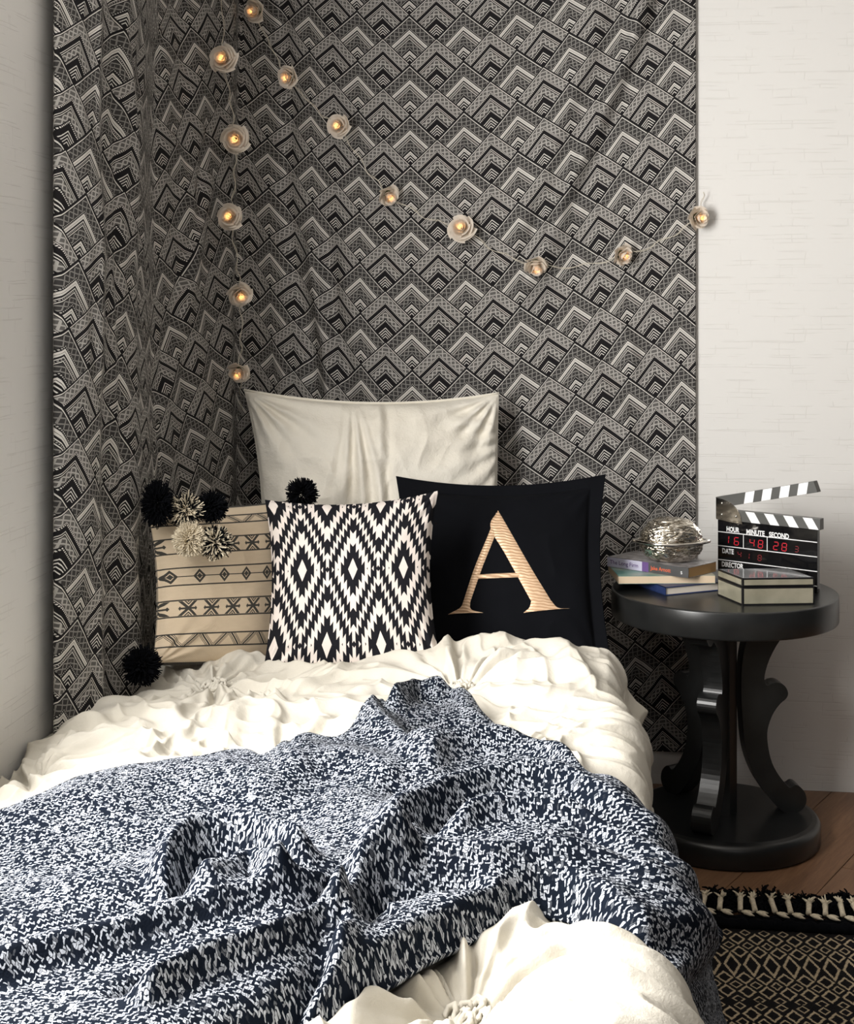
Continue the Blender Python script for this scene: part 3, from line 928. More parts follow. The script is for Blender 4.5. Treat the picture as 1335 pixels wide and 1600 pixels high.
# ------------------------------------------------------------------ cushions
class Cushion:
    def __init__(s, TL, TR, BL, BR, thick, pinch=(.05, .05, .05, .05), flange=0.0, seed=0, wr=.004, pleat=None, puff=.5, tuck=None):
        s.c = [np.array(q) for q in (BL, BR, TL, TR)]
        s.th = thick; s.p = pinch; s.fl = flange; s.seed = seed; s.wr = wr; s.pleat = pleat; s.puff = puff; s.tuck = tuck
        n = np.cross(s.c[1] - s.c[0], s.c[2] - s.c[0]); n /= np.linalg.norm(n)
        if n[1] > 0: n = -n
        s.n = n
        s.w = np.linalg.norm(s.c[1] - s.c[0]); s.h = np.linalg.norm(s.c[2] - s.c[0])
    def P(s, u, v, side=1, off=0.0):
        u = np.asarray(u, float); v = np.asarray(v, float)
        a = 2 * u - 1; b = 2 * v - 1
        l, r, bo, to = s.p
        # edges drawn in between the corners
        uu = u + l * (1 - b ** 2) * (1 - u) - r * (1 - b ** 2) * u
        vv = v + bo * (1 - a ** 2) * (1 - v) - to * (1 - a ** 2) * v
        U, V = uu[..., None], vv[..., None]
        B = s.c[0] * (1 - U) * (1 - V) + s.c[1] * U * (1 - V) + s.c[2] * (1 - U) * V + s.c[3] * U * V
        fu = s.fl / s.w; fv = s.fl / s.h
        a2 = np.clip(a / (1 - 2 * fu), -1, 1); b2 = np.clip(b / (1 - 2 * fv), -1, 1)
        t = np.maximum((1 - a2 ** 2) * (1 - b2 ** 2), 0) ** s.puff
        core = sstep(0, .35, t)
        d = s.th * t
        if side > 0:
            w = s.wr * (fbm(u * 5 + v * 2, v * 4, s.seed, 3) + .5 * ridged(u * 7 + 2 * v, v * 5 - u, s.seed + 4))
            # pulls near the corners
            for ca, cb in ((0, 0), (1, 0), (0, 1), (1, 1)):
                rr = np.hypot(u - ca, v - cb); th = np.arctan2(v - cb, u - ca)
                w = w + s.wr * .9 * np.cos(th * 16 + ca * 2 + cb) * np.exp(-(rr / .28) ** 2) * sstep(.02, .1, rr)
            d = d + w * core
            if s.pleat: d = d + s.pleat(u, v) * core
        d = d + .0015
        return B + s.n * (side * d + off)[..., None]
    def build(s, name, mat, n=160, parent=None):
        u = np.linspace(0, 1, n); Ug, Vg = np.meshgrid(u, u, indexing='ij')
        Fp = s.P(Ug, Vg, 1); Bp = s.P(Ug, Vg, -1)
        V = np.concatenate([Fp.reshape(-1, 3), Bp.reshape(-1, 3)])
        uv = np.stack([Ug, Vg], -1).reshape(-1, 2); uv = np.concatenate([uv, uv])
        f = [grid_faces(n, n, 0), grid_faces(n, n, n * n, True)]
        ring = [i * n for i in range(n)] + [(n - 1) * n + j for j in range(1, n)] + [i * n + n - 1 for i in range(n - 2, -1, -1)] + list(range(n - 2, 0, -1))
        m = len(ring)
        f.append(np.array([(ring[k], ring[k] + n * n, ring[(k + 1) % m] + n * n, ring[(k + 1) % m]) for k in range(m)]))
        return fast_mesh(name, V, np.concatenate(f), uv, mat, parent)

# tall cream sham at the back
def sham_pleat(u, v):
    dx = (u - .42) ; dy = 1.12 - v
    th = np.arctan2(dx, dy)
    r = np.hypot(dx, dy * .8)
    c = np.exp(-(th / .22) ** 2)
    o = .012 * c * np.cos(th * 42 + 2.0 * vnoise(u * 4, v * 3, 77)) * sstep(.1, .3, r) * (1 - .5 * sstep(.7, 1.1, r))
    o += .010 * np.exp(-((u - .46 - .06 * v) / .022) ** 2) - .010 * np.exp(-((u - .50 - .05 * v) / .02) ** 2)
    o += .006 * ridged(u * 5 - 2.5 * v, v * 3 + 1.5 * u, 78) + .004 * ridged(u * 12 - 6 * v, v * 6 + 2 * u, 79)
    # pulls from the right edge
    t2 = np.arctan2(v - .8, 1.15 - u); o += .005 * np.cos(t2 * 22) * np.exp(-((1 - u) / .3) ** 2)
    return o
sham_t = empty('bed_pillow', at(580, 980, 3.95), 'large cream pillow with a gathered centre standing behind the smaller cushions', 'pillow')
def under(o, root):
    o.parent = root; o.matrix_parent_inverse = Matrix.Translation(-root.location); return o
cs = Cushion(at(381, 609, 3.93), at(780, 614, 4.02), at(398, 985, 3.84), at(778, 985, 3.88), .105, (.05, .005, 0, .05), 0.003, 11, .013, sham_pleat, .5)
o = under(cs.build('pillow_cover', M_sham, 220), sham_t)
t = np.linspace(0, 1, 60)
top = cs.P(t, np.full(60, 1.0), 1); mb = MB().add(tube(top, .0035, 6))
under(mb.build('piping', M_sham), sham_t)

# black cushion with the letter
blk_t = empty('monogram_cushion', at(790, 1040, 3.5), 'black cushion with a gold letter A at the right of the bed', 'cushion')
cb = Cushion(at(619, 744, 3.80), at(947, 741, 3.74), at(632, 1066, 3.52), at(962, 1066, 3.44), .070, (.03, .045, 0, .055), .035, 23, .004, None, .45)
under(cb.build('cushion_cover', M_black, 170), blk_t)
def mat_gold():
    m, nt, b = new_mat('gold_embroidery', .42, .25, (.62, .40, .24), .2, .6)
    uv, U, V, _ = coord(nt)
    st = (V * 420.0 + U * 60.0 + (noise(nt, uv, 20, 2)) * 8.0).sin()
    c = mixc(nt, st * .5 + .5, (.50, .30, .165), (.80, .57, .37)); nt.links.new(c, b.inputs['Base Color'])
    bump(nt, b, st, .5, .0008)
    return m
M_gold = mat_gold()
def cushion_uv(C, px, py):
    """front-surface parameters under a pixel, by repeated refinement"""
    lo_u, hi_u, lo_v, hi_v = 0, 1, 0, 1
    for _ in range(7):
        u = np.linspace(lo_u, hi_u, 25); v = np.linspace(lo_v, hi_v, 25)
        Ug, Vg = np.meshgrid(u, v, indexing='ij')
        X, Y = proj(C.P(Ug, Vg, 1)); e = (X - px) ** 2 + (Y - py) ** 2
        i = np.unravel_index(np.argmin(e), e.shape); cu, cv = Ug[i], Vg[i]
        du, dv = (hi_u - lo_u) / 8, (hi_v - lo_v) / 8
        lo_u, hi_u, lo_v, hi_v = max(0, cu - du), min(1, cu + du), max(0, cv - dv), min(1, cv + dv)
    return float(cu), float(cv)
def strip(C, left, right, nl, nw, off, mb, thick=.0016):
    """a strip between two picture polylines laid on the cushion"""
    L = crom(left, nl); R = crom(right, nl)
    Lu = np.array([cushion_uv(C, *q) for q in L]); Ru = np.array([cushion_uv(C, *q) for q in R])
    n = len(Lu)
    k = np.linspace(0, 1, nw)[None, :, None]
    G = Lu[:, None, :] * (1 - k) + Ru[:, None, :] * k
    edge = np.minimum(k[..., 0], 1 - k[..., 0]) * 2
    hgt = off * (.35 + .65 * np.sqrt(np.clip(edge * 3, 0, 1))) * np.ones((n, 1))
    A = C.P(G[..., 0], G[..., 1], 1, hgt)
    o = len(mb.V); mb.V += [tuple(p) for p in A.reshape(-1, 3)]; mb.uv += [tuple(q) for q in G.reshape(-1, 2)]
    mb.F += [tuple(int(i) + o for i in f) for f in grid_faces(n, nw)]
def letter():
    mb = MB(); mb.uv = []
    Q = lambda x, y: (360 + x / 2.225, 590 + y / 2.225)
    # thick right stroke
    strip(cb, [Q(932, 463), Q(905, 520), Q(960, 620), Q(1045, 775)], [Q(932, 463), Q(965, 520), Q(1045, 660), Q(1115, 775)], 8, 7, .0035, mb)
    # thin left stroke
    strip(cb, [Q(925, 470), Q(900, 540), Q(850, 660), Q(812, 775)], [Q(935, 480), Q(922, 545), Q(875, 665), Q(835, 780)], 8, 4, .0032, mb)
    # crossbar
    strip(cb, [Q(865, 685), Q(935, 681), Q(1015, 678)], [Q(860, 700), Q(935, 697), Q(1022, 694)], 6, 4, .0032, mb)
    # left foot
    strip(cb, [Q(812, 775), Q(800, 800), Q(757, 824)], [Q(835, 780), Q(838, 806), Q(880, 818)], 6, 6, .0032, mb)
    # right foot
    strip(cb, [Q(1048, 772), Q(1040, 800), Q(1020, 818)], [Q(1115, 775), Q(1140, 800), Q(1183, 803)], 6, 8, .0034, mb)
    V = np.array(mb.V); Fc = np.array(mb.F)
    o = fast_mesh('letter', V, Fc, np.array(mb.uv), M_gold)
    o['label'] = 'gold embroidered capital letter A'
    return under(o, blk_t)
letter()

# ikat cushion
ik_t = empty('patterned_cushion', at(550, 1035, 3.25), 'black and white cushion with jagged nested diamonds in the centre of the group', 'cushion')
ci = Cushion(at(414, 781, 3.42), at(685, 767, 3.46), at(411, 1050, 3.21), at(691, 1046, 3.22), .068, (.045, .055, 0, .055), .004, 37, .0035, None, .42)
under(ci.build('cushion_cover', M_ikat, 150), ik_t)

# tribal cushion with pompoms
tr_t = empty('pompom_cushion', at(330, 1030, 3.35), 'tan cushion with black woven bands and yarn pompoms at the left', 'cushion')
ct = Cushion(at(229, 796, 3.20), at(486, 777, 3.62), at(238, 1040, 3.10), at(470, 1035, 3.45), .058, (.05, .03, 0, .02), .004, 51, .003, None, .42)
under(ct.build('cushion_cover', M_tribal, 140), tr_t)
def pompom(px, py, d, R, kind, seed, n=330, parent=tr_t, lab=None, sq=(1, 1, 1)):
    n = int(n * 1.6)
    rnd = random.Random(seed); c = at(px, py, d)
    mats = {'black': [M_navy_yarn], 'cream': [M_cream_yarn], 'mixed': [M_navy_yarn, M_cream_yarn]}[kind]
    V = []; Fc = []; mi = []
    for k in range(n):
        zc = 2 * rnd.random() - 1; a = rnd.random() * 6.283
        q = math.sqrt(1 - zc * zc); dr = Vector((q * math.cos(a), q * math.sin(a), zc))
        L = R * (.82 + .3 * rnd.random()); r = R * .030 + .0004
        side = dr.cross(Vector((.3, .7, .2))).normalized(); up = dr.cross(side)
        bend = (side * (rnd.random() - .5) + up * (rnd.random() - .5)) * R * .9
        m = rnd.randrange(len(mats)); o = len(V)
        for i, f in enumerate((.45, .75, 1.0)):
            p = c + dr * L * f + bend * f * f
            p = Vector((c.x + (p.x - c.x) * sq[0], c.y + (p.y - c.y) * sq[1], c.z + (p.z - c.z) * sq[2]))
            for j in range(3):
                an = j * 2.094; V.append(p + (side * math.cos(an) + up * math.sin(an)) * r * (1, 1.1, .8)[i])
        for i in range(2):
            for j in range(3):
                j2 = (j + 1) % 3; Fc.append((o + i * 3 + j, o + i * 3 + j2, o + i * 3 + 3 + j2, o + i * 3 + 3 + j)); mi.append(m)
        Fc.append((o + 6, o + 7, o + 8)); mi.append(m)
    me = bpy.data.meshes.new('pompom'); me.from_pydata([tuple(v) for v in V], [], Fc)
    for m in mats: me.materials.append(m)
    me.polygons.foreach_set('material_index', mi)
    o = link('pompom', me); o['label'] = lab
    return under(o, parent)
pompom(246, 787, 3.13, .040, 'black', 1, 520, lab='black yarn pompom', sq=(.85, .85, 1.22))
pompom(291, 797, 3.17, .037, 'mixed', 2, 420, lab='black and cream speckled yarn pompom')
pompom(331, 792, 3.20, .034, 'black', 3, 480, lab='black yarn pompom')
pompom(296, 843, 3.13, .035, 'cream', 4, 620, lab='cream yarn pompom')
pompom(337, 848, 3.15, .036, 'mixed', 5, 420, lab='black and cream speckled yarn pompom')
pompom(472, 772, 3.53, .038, 'black', 6, 420, lab='black yarn pompom behind the diamond cushion')
pompom(222, 1040, 3.06, .040, 'black', 7, 420, lab='black yarn pompom')

# ------------------------------------------------------------------ side table
TD = 3.70; TPX = 1131
tc = atz(TPX, TD, 0)
tab = empty('side_table', tc, 'round black wooden side table with scroll legs beside the bed', 'side table')
def rnd_disc(R, z0, z1, b=.006):
    return lathe([(0, z0), (R - b, z0), (R - b * .3, z0 + b * .3), (R, z0 + b), (R, z1 - b), (R - b * .3, z1 - b * .3), (R - b, z1), (0, z1)], 96)
V, Fc = rnd_disc(.2925, .577, .647, .005); o = mesh('tabletop', V, Fc, M_wood_dark, tab, True)
V, Fc = lathe([(0, .0), (.240, .0), (.247, .006), (.247, .050), (.243, .058), (.236, .063), (.225, .066), (0, .066)], 96); mesh('base', V, Fc, M_wood_dark, tab, True)
for ob in (o, bpy.data.objects['base']):
    me = ob.data
    for p in me.polygons: p.use_smooth = abs(p.normal.z) < .9
column_v, column_f = prism([(.036 * math.cos(a), .036 * math.sin(a)) for a in [math.radians(22.5 + 45 * k) for k in range(8)]], .066, .577)
mesh('column', column_v, column_f, M_wood_dark, tab, False)
LEG = [(1176, 1003), (1166, 1018), (1160, 1036), (1156, 1062), (1155, 1090), (1156, 1120), (1158, 1150), (1161, 1175), (1167, 1198), (1177, 1220), (1188, 1237), (1200, 1252), (1214, 1266), (1226, 1273), (1242, 1273),
       (1253, 1267), (1258, 1257), (1256, 1245), (1248, 1236), (1240, 1233), (1232, 1237), (1225, 1231), (1214, 1218), (1204, 1201), (1198, 1180), (1196, 1158), (1200, 1141), (1207, 1127), (1217, 1115),
       (1226, 1108), (1229, 1100), (1224, 1090), (1214, 1085), (1204, 1086), (1197, 1089), (1193, 1086), (1192, 1074), (1200, 1050), (1216, 1024), (1233, 1010), (1241, 1006), (1250, 1009), (1262, 1008), (1272, 1002), (1275, 990), (1180, 990)]
def leg_pts():
    out = []
    ring = crom(LEG[:-1] + [LEG[-1]], 3)
    for x, y in ring:
        r = (x - TPX) * TD / F; z = H - (y - HY) / F * TD
        z = .066 + (z - .040) * (.577 - .066) / (.532 - .040) if False else z
        out.append((r, z))
    zs = [q[1] for q in out]; z0, z1 = min(zs), max(zs)
    return [(r, .064 + (z - z0) * (.580 - .064) / (z1 - z0)) for r, z in out]
def make_leg(az):
    pts = leg_pts(); n = len(pts); w = .025
    V = []
    d = Vector((math.cos(az), math.sin(az), 0)); sd = Vector((-math.sin(az), math.cos(az), 0))
    for sgn in (-1, 1):
        for r, z in pts: V.append(d * r + Vector((0, 0, z)) + sd * sgn * w)
    from mathutils.geometry import tessellate_polygon
    tris = tessellate_polygon([[Vector((r, z, 0)) for r, z in pts]])
    bm = bmesh.new(); vs = [bm.verts.new(v) for v in V]
    for t_ in tris:
        bm.faces.new([vs[i] for i in t_]); bm.faces.new([vs[n + i] for i in t_[::-1]])
    for i in range(n): bm.faces.new((vs[i], vs[(i + 1) % n], vs[n + (i + 1) % n], vs[n + i]))
    o = bm_obj('leg', bm, M_wood_dark, tab)
    bevel(o, .003, 2)
    return o
for k in range(3): make_leg(YAW + math.radians(3 + 120 * k))

# ------------------------------------------------------------------ things on the table
ZTAB = .647
def plan(lat, d): p = d * FW + lat * RT; return Vector((p[0], p[1], 0))
def book(name, FL, FR, dep, z0, th, cover, pages, spine, label, soft=False, group=None):
    """plan corners from (lateral, depth) pairs; spine: which side shows the spine ('front','left','back')"""
    FL = plan(*FL); FR = plan(*FR); dv = plan(*dep); BL = FL + dv; BR = FR + dv
    c = (FL + FR + BL + BR) / 4
    root = empty(name, (c.x, c.y, z0), label, 'book', group)
    ct = .0011 if soft else .0024
    e = .0004 if soft else .003
    u = (FR - FL).normalized(); w = dv.normalized()
    def quad(i): return [FL + u * i + w * i, FR - u * i + w * i, BR - u * i - w * i, BL + u * i - w * i]
    loc = lambda P: [(p.x - c.x, p.y - c.y) for p in P]
    mb = MB()
    mb.add(prism(loc(quad(0)), 0, ct)); mb.add(prism(loc(quad(0)), th - ct, th))
    st = .0024
    sides = {'front': [FL, FR, FR + w * st, FL + w * st], 'left': [FL, FL + u * st, BL + u * st, BL], 'back': [BL - w * st, BR - w * st, BR, BL]}
    mb.add(prism(loc(sides[spine]), 0, th))
    co = mb.build('cover', cover, root, False)
    q = quad(e)
    if spine == 'front': q[0] = FL + u * e + w * st; q[1] = FR - u * e + w * st
    if spine == 'left': q[0] = FL + u * st + w * e; q[3] = BL + u * st - w * e
    v, f = prism(loc(q), ct, th - ct); pg = mesh('pages', v, f, pages, root, False)
    return root, FL, FR, u, w, th
def mat_pages(name, col):
    m, nt, b = new_mat(name, .8, col=col)
    vec, X, Y, Z = coord(nt, 'Object')
    ln = (Z * 5200.0).sin() * .5 + .5
    nt.links.new(mixc(nt, ln * .55, col, tuple(c * .72 for c in col)), b.inputs['Base Color'])
    return m
M_pg_white = mat_pages('white_page_block', (.74, .68, .60)); M_pg_tan = mat_pages('tan_page_block', (.50, .30, .13)); M_pg_cream = mat_pages('cream_page_block', (.78, .62, .44))
M_blue = mat_plain('navy_book_cloth', (.015, .03, .10), .45, 40, .1)
M_teal = mat_plain('teal_paper_cover', (.06, .30, .27), .4, 12, 0, col2=(.55, .50, .40))
def mat_cover3():
    m, nt, b = new_mat('printed_paper_cover', .28)
    vec, X, Y, Z = coord(nt, 'Object')
    n = noise(nt, vec, 38, 4, .6)
    c = mixc(nt, ((n - .5) * 5 + .5).clamp(), (.16, .15, .15), (.42, .40, .41))
    nt.links.new(c, b.inputs['Base Color']); return m
M_cov3 = mat_cover3()
book('hardback_book', (.613, 3.616), (.787, 3.693), (-.097, .257), ZTAB, .022, M_blue, M_pg_white, 'left', 'navy hardback book with white pages at the bottom of the stack on the table')
book('paperback_book', (.499, 3.658), (.752, 3.667), (-.006, .165), ZTAB + .0222, .0205, M_teal, M_pg_cream, 'back', 'teal paperback with cream pages facing out, middle of the stack on the table', True)
B3 = book('paperback_book', (.487, 3.795), (.674, 3.626), (.091, .092), ZTAB + .0432, .0265, M_cov3, M_pg_tan, 'front', 'grey and lavender paperback with printed spine, top of the stack on the table', True)
ZB3 = ZTAB + .0432 + .0265

def text_mesh(name, txt, mat, h, parent, M, offset=.0, align='LEFT', width=None, depth=.0004):
    cu = bpy.data.curves.new(name, 'FONT'); cu.body = txt; cu.size = 1.0; cu.align_x = 'LEFT'; cu.offset = offset; cu.extrude = 0.0; cu.resolution_u = 3
    tmp = bpy.data.objects.new('tmp', cu); COL.objects.link(tmp)
    dg = bpy.context.evaluated_depsgraph_get(); dg.update()
    me = bpy.data.meshes.new_from_object(tmp.evaluated_get(dg))
    bpy.data.objects.remove(tmp)
    xs = [v.co.x for v in me.vertices]; x0, x1 = min(xs), max(xs)
    sy = h / .70; sx = sy if width is None else width / (x1 - x0)
    for v in me.vertices:
        v.co = M @ Vector(((v.co.x - x0) * sx, v.co.y * sy, depth))
    me.name = name; me.materials.clear(); me.materials.append(mat)
    return link(name, me, None, parent)
# writing on the top book's spine
root3, FL3, FR3, u3, w3, th3 = B3
M_lav = mat_plain('lavender_spine_print', (.55, .53, .66), .4, 20, 0)
M_dkg = mat_plain('dark_grey_spine_print', (.07, .07, .07), .4, 20, 0)
M_purp = mat_plain('purple_ink', (.13, .07, .22), .5); M_orange = mat_plain('orange_ink', (.72, .13, .05), .5); M_white = mat_plain('white_ink', (.80, .80, .80), .5)
def spine_patch(a0, a1, mat, name):
    L = (FR3 - FL3).length
    P = [FL3 + u3 * L * a0 - w3 * .0003, FL3 + u3 * L * a1 - w3 * .0003, FL3 + u3 * L * a1 + w3 * .0001, FL3 + u3 * L * a0 + w3 * .0001]
    v, f = prism([(p.x - root3.location.x, p.y - root3.location.y) for p in P], .0006, th3 - .0006)
    mesh(name, v, f, mat, root3, False)
spine_patch(0, .44, M_lav, 'spine_panel'); spine_patch(.44, .52, M_purp, 'spine_panel'); spine_patch(.52, 1, M_dkg, 'spine_panel')
def spine_M(a, z):
    o = FL3 + u3 * (FR3 - FL3).length * a - root3.location
    nrm = u3.cross(Vector((0, 0, 1)))
    M = Matrix((u3, Vector((0, 0, 1)), nrm)).transposed().to_4x4(); M.translation = Vector((o.x, o.y, z)); return M
text_mesh('title_lettering', 'The Long Firm', M_purp, .0105, root3, spine_M(.035, .0085), .012, width=.090, depth=.0006)
text_mesh('author_lettering', 'Jake Arnott', M_orange, .0098, root3, spine_M(.545, .0085), .014, width=.062, depth=.0006)
text_mesh('spine_emblem', 's', M_white, .011, root3, spine_M(.91, .008), .01, depth=.0006)

# mirrored box
boxc = [plan(.784, 3.498), plan(.969, 3.510), plan(.934, 3.640), plan(.749, 3.628)]
mbc = sum(boxc, Vector()) / 4
gb = empty('trinket_box', (mbc.x, mbc.y, ZTAB), 'mirrored glass trinket box with black edges at the front of the table', 'box')
M_mirror = mat_plain('reflection_tinted_mirror', (.42, .40, .29), .22, 14, .03, metal=.45, col2=(.55, .52, .40))  # champagne colour paints in the reflection of the cream bedding
M_mtop = mat_plain('reflection_grey_mirror', (.50, .51, .52), .10, metal=.55)  # pale, less metallic grey stands in for the bright wall reflected on top
M_edge = mat_plain('black_lead_edge', (.006, .006, .007), .35)
def inset(P, i):
    c = sum(P, Vector()) / 4; out = []
    n = len(P)
    for k in range(n):
        a = (P[k] - P[k - 1]).normalized(); b_ = (P[(k + 1) % n] - P[k]).normalized()
        out.append(P[k] - a * i + b_ * i)
    return out
loc = lambda P, r: [(p.x - r.location.x, p.y - r.location.y) for p in P]
def glass_section(name, z0, z1, top):
    v, f = prism(loc(inset(boxc, .0012), gb), z0, z1); body = mesh(name, v, f, M_edge, gb, False)
    # four mirror panes set between black edges
    for k in range(4):
        a, b_ = boxc[k], boxc[(k + 1) % 4]; u = (b_ - a).normalized(); nrm = Vector((u.y, -u.x, 0))
        p0 = a + u * .0055; p1 = b_ - u * .0055
        q = [p0 - nrm * .002, p1 - nrm * .002, p1, p0]
        v, f = prism(loc(q, gb), z0 + .0038, z1 - .0038); mesh('mirror_pane', v, f, M_mirror, body, False)
    if top:
        v, f = prism(loc(inset(boxc, .006), gb), z1 - .001, z1 + .0006); mesh('mirror_pane', v, f, M_mtop, body, False)
glass_section('box_body', 0.0, .0445, False)
glass_section('box_lid', .0462, .067, True)
ft = MB()

# film clapper clock
cd0 = 3.83; cd1 = cd0 / 1.05
cl0 = (1122 - CX) / F * cd0; cl1 = (1277.5 - CX) / F * cd1
c0 = plan(cl0, cd0); c1 = plan(cl1, cd1); cu_ = (c1 - c0).normalized(); CWd = (c1 - c0).length
cn = Vector((cu_.y, -cu_.x, 0))           # towards the camera
if cn.y > 0: cn = -cn
clap = empty('clapperboard_clock', (c0.x, c0.y, ZTAB), 'black film clapperboard clock with red digits behind the mirrored box', 'clock')
def cl_ab(cx_, cy_):
    """crop coordinates of the close look -> distance along the board and height above the table"""
    px = 1100 + cx_ / 6.675; py = 740 + cy_ / 6.675
    t = (px - CX) / F
    a = (t * cd0 - cl0) / ((cl1 - cl0) - t * (cd1 - cd0))
    d = cd0 + a * (cd1 - cd0)
    return a * CWd, H - (py - HY) / F * d - ZTAB
def cl_poly(name, P, d0, d1, mat, parent=clap, bev=0):
    """P: (along, height) polygon, extruded from d0 to d1 towards the viewer"""
    n = len(P)
    V = [cu_ * a + cn * d0 + Vector((0, 0, z)) for a, z in P] + [cu_ * a + cn * d1 + Vector((0, 0, z)) for a, z in P]
    bm = bmesh.new(); vs = [bm.verts.new(v) for v in V]
    bm.faces.new(vs[:n][::-1]); bm.faces.new(vs[n:])
    for i in range(n): bm.faces.new((vs[i], vs[(i + 1) % n], vs[n + (i + 1) % n], vs[n + i]))
    o = bm_obj(name, bm, mat, parent)
    if bev: bevel(o, bev)
    return o
M_acry = mat_plain('black_gloss_acrylic', (.006, .006, .007), .06, spec=.6)
M_stick = mat_plain('black_satin_stick', (.085, .085, .08), .35); M_wpaint = mat_plain('white_stick_paint', (.86, .86, .86), .45)
M_chrome = mat_plain('polished_steel', (.70, .68, .64), .12, metal=1.0)
_, hb = cl_ab(133, 478)
cl_poly('board', [(0, 0), (CWd, 0), (CWd, hb), (0, hb)], -.016, 0, M_acry, bev=.001)
sh = .030
low = cl_poly('lower_stick', [(-.001, hb + .0008), (CWd + .010, hb + .0008), (CWd + .010, hb + sh), (-.001, hb + sh)], -.018, .004, M_stick, bev=.001)
for k in range(4):
    a0 = .084 + k * .0545
    w_ = .026; sl = -.018
    cl_poly('stripe', [(a0 + .018, hb + .0012), (a0 + .018 + w_, hb + .0012), (a0 + w_, hb + sh - .0004), (a0, hb + sh - .0004)], .004, .0046, M_wpaint, low)
ang = math.radians(13.0)
pv = (.006, hb + sh + .003)
def rotp(a, z): return (pv[0] + a * math.cos(ang) - z * math.sin(ang), pv[1] + a * math.sin(ang) + z * math.cos(ang))
Ls = CWd + .004
upp = cl_poly('upper_stick', [rotp(-.004, 0), rotp(Ls, 0), rotp(Ls - .004, sh), rotp(-.004, sh)], -.018, .004, M_stick, bev=.001)
for k in range(4):
    a0 = .076 + k * .052
    cl_poly('stripe', [rotp(a0, .0004), rotp(a0 + .027, .0004), rotp(a0 + .027 + .012, sh - .0004), rotp(a0 + .012, sh - .0004)], .004, .0046, M_wpaint, upp)
pl = [(-.002, hb + .004)] + [(-.002, hb + sh * 2.02)]
for k in range(1, 11):
    a = math.pi / 2 * k / 11
    pl.append((-.002 + .076 * math.sin(a) ** .9, hb - .002 + (sh * 2.05) * math.cos(a)))
pl += [(.076, hb - .004), (.05, hb - .003), (0, hb + .002)]
hp = cl_poly('hinge_plate', pl, .0052, .0066, M_chrome)
for a, z in ((.016, hb + sh * 1.55), (.016, hb + sh * .55), (.058, hb + sh * .5)):
    V, Fc = lathe([(0, .0022), (.0022, .0018), (.0034, .0006), (.0036, 0)], 12)
    M3 = Matrix((cu_, Vector((0, 0, 1)), cn)).transposed()
    o = mesh('rivet', [M3 @ Vector(v) + cu_ * a + cn * .0066 + Vector((0, 0, z)) for v in V], Fc, M_chrome, hp)
# white rules
def rule(a0, z0, a1, z1, vert=False):
    w_ = .0011
    P = [(a0, z0 - w_), (a1, z1 - w_), (a1, z1 + w_), (a0, z0 + w_)] if not vert else [(a0 - w_ * .8, z0), (a0 + w_ * .8, z0), (a0 + w_ * .8, z1), (a0 - w_ * .8, z1)]
    cl_poly('ruled_line', P, .0001, .0004, M_white)
zl = [cl_ab(150, y)[1] for y in (603, 748, 893)]
zl.append(zl[-1] - (zl[1] - zl[2]) * 1.0)
for z in zl: rule(0.0, z, CWd, z)
for x in (415, 663):
    a = cl_ab(x, 620)[0]; rule(a, zl[1], a, zl[0], True)
    rule(a, .0, a, zl[3], True)
def cl_text(name, txt, crop_x0, crop_x1, crop_y, h, mat=M_white, off=.035):
    h = h * 1.22
    a0, z = cl_ab(crop_x0, crop_y); a1, _ = cl_ab(crop_x1, crop_y)
    Mx = Matrix((cu_, Vector((0, 0, 1)), cn)).transposed().to_4x4(); Mx.translation = cu_ * a0 + Vector((0, 0, z)) + cn * .0
    return text_mesh(name, txt, mat, h, clap, Mx, off, width=a1 - a0, depth=.0005)
cl_text('hour_lettering', 'HOUR', 240, 373, 600, .0105)
cl_text('minute_lettering', 'MINUTE', 447, 637, 630, .0105)
cl_text('second_lettering', 'SECOND', 683, 890, 658, .0105)
cl_text('date_lettering', 'DATE', 195, 315, 826, .0105)
a0, z = cl_ab(190, 962)
cl_text('director_lettering', 'DIRECTOR', 190, 415, 965, .0105)
SEG = {'0': 'abcdef', '1': 'bc', '2': 'abged', '3': 'abgcd', '4': 'fgbc', '5': 'afgcd', '6': 'afgedc', '7': 'abc', '8': 'abcdefg', '9': 'abcdfg'}
def digit(ch, crop_x, crop_y, w=.0125, h=.0200, mat=M_led, sk=.0016):
    a0, z0 = cl_ab(crop_x, crop_y); t = .0019
    mb = MB()
    S = {'a': ((0, h), (w, h)), 'g': ((0, h / 2), (w, h / 2)), 'd': ((0, 0), (w, 0)), 'f': ((0, h / 2), (0, h)), 'b': ((w, h / 2), (w, h)), 'e': ((0, 0), (0, h / 2)), 'c': ((w, 0), (w, h / 2))}
    for s_ in SEG[ch]:
        (x0, y0), (x1, y1) = S[s_]
        if y0 == y1: x0 += t * .6; x1 -= t * .6; P = [(x0, y0 - t / 2), (x1, y0 - t / 2), (x1, y0 + t / 2), (x0, y0 + t / 2)]
        else: y0 += t * .6; y1 -= t * .6; P = [(x0 - t / 2, y0), (x0 + t / 2, y0), (x0 + t / 2, y1), (x0 - t / 2, y1)]
        P = [(a0 + x + y * sk / .02, z0 + y) for x, y in P]
        V = [cu_ * a + cn * .0002 + Vector((0, 0, z)) for a, z in P] + [cu_ * a + cn * .0006 + Vector((0, 0, z)) for a, z in P]
        mb.add((V, [(0, 1, 2, 3), (4, 5, 6, 7), (0, 1, 5, 4), (1, 2, 6, 5), (2, 3, 7, 6), (3, 0, 4, 7)]))
    return mb.build('digit', mat, clap, False)
for ch, x, y in (('1', 215, 722), ('6', 318, 742), ('4', 480, 758), ('8', 568, 772), ('2', 728, 790), ('8', 815, 803)): digit(ch, x, y)
digit('3', 950, 815, .0095, .0145, M_led_dim)
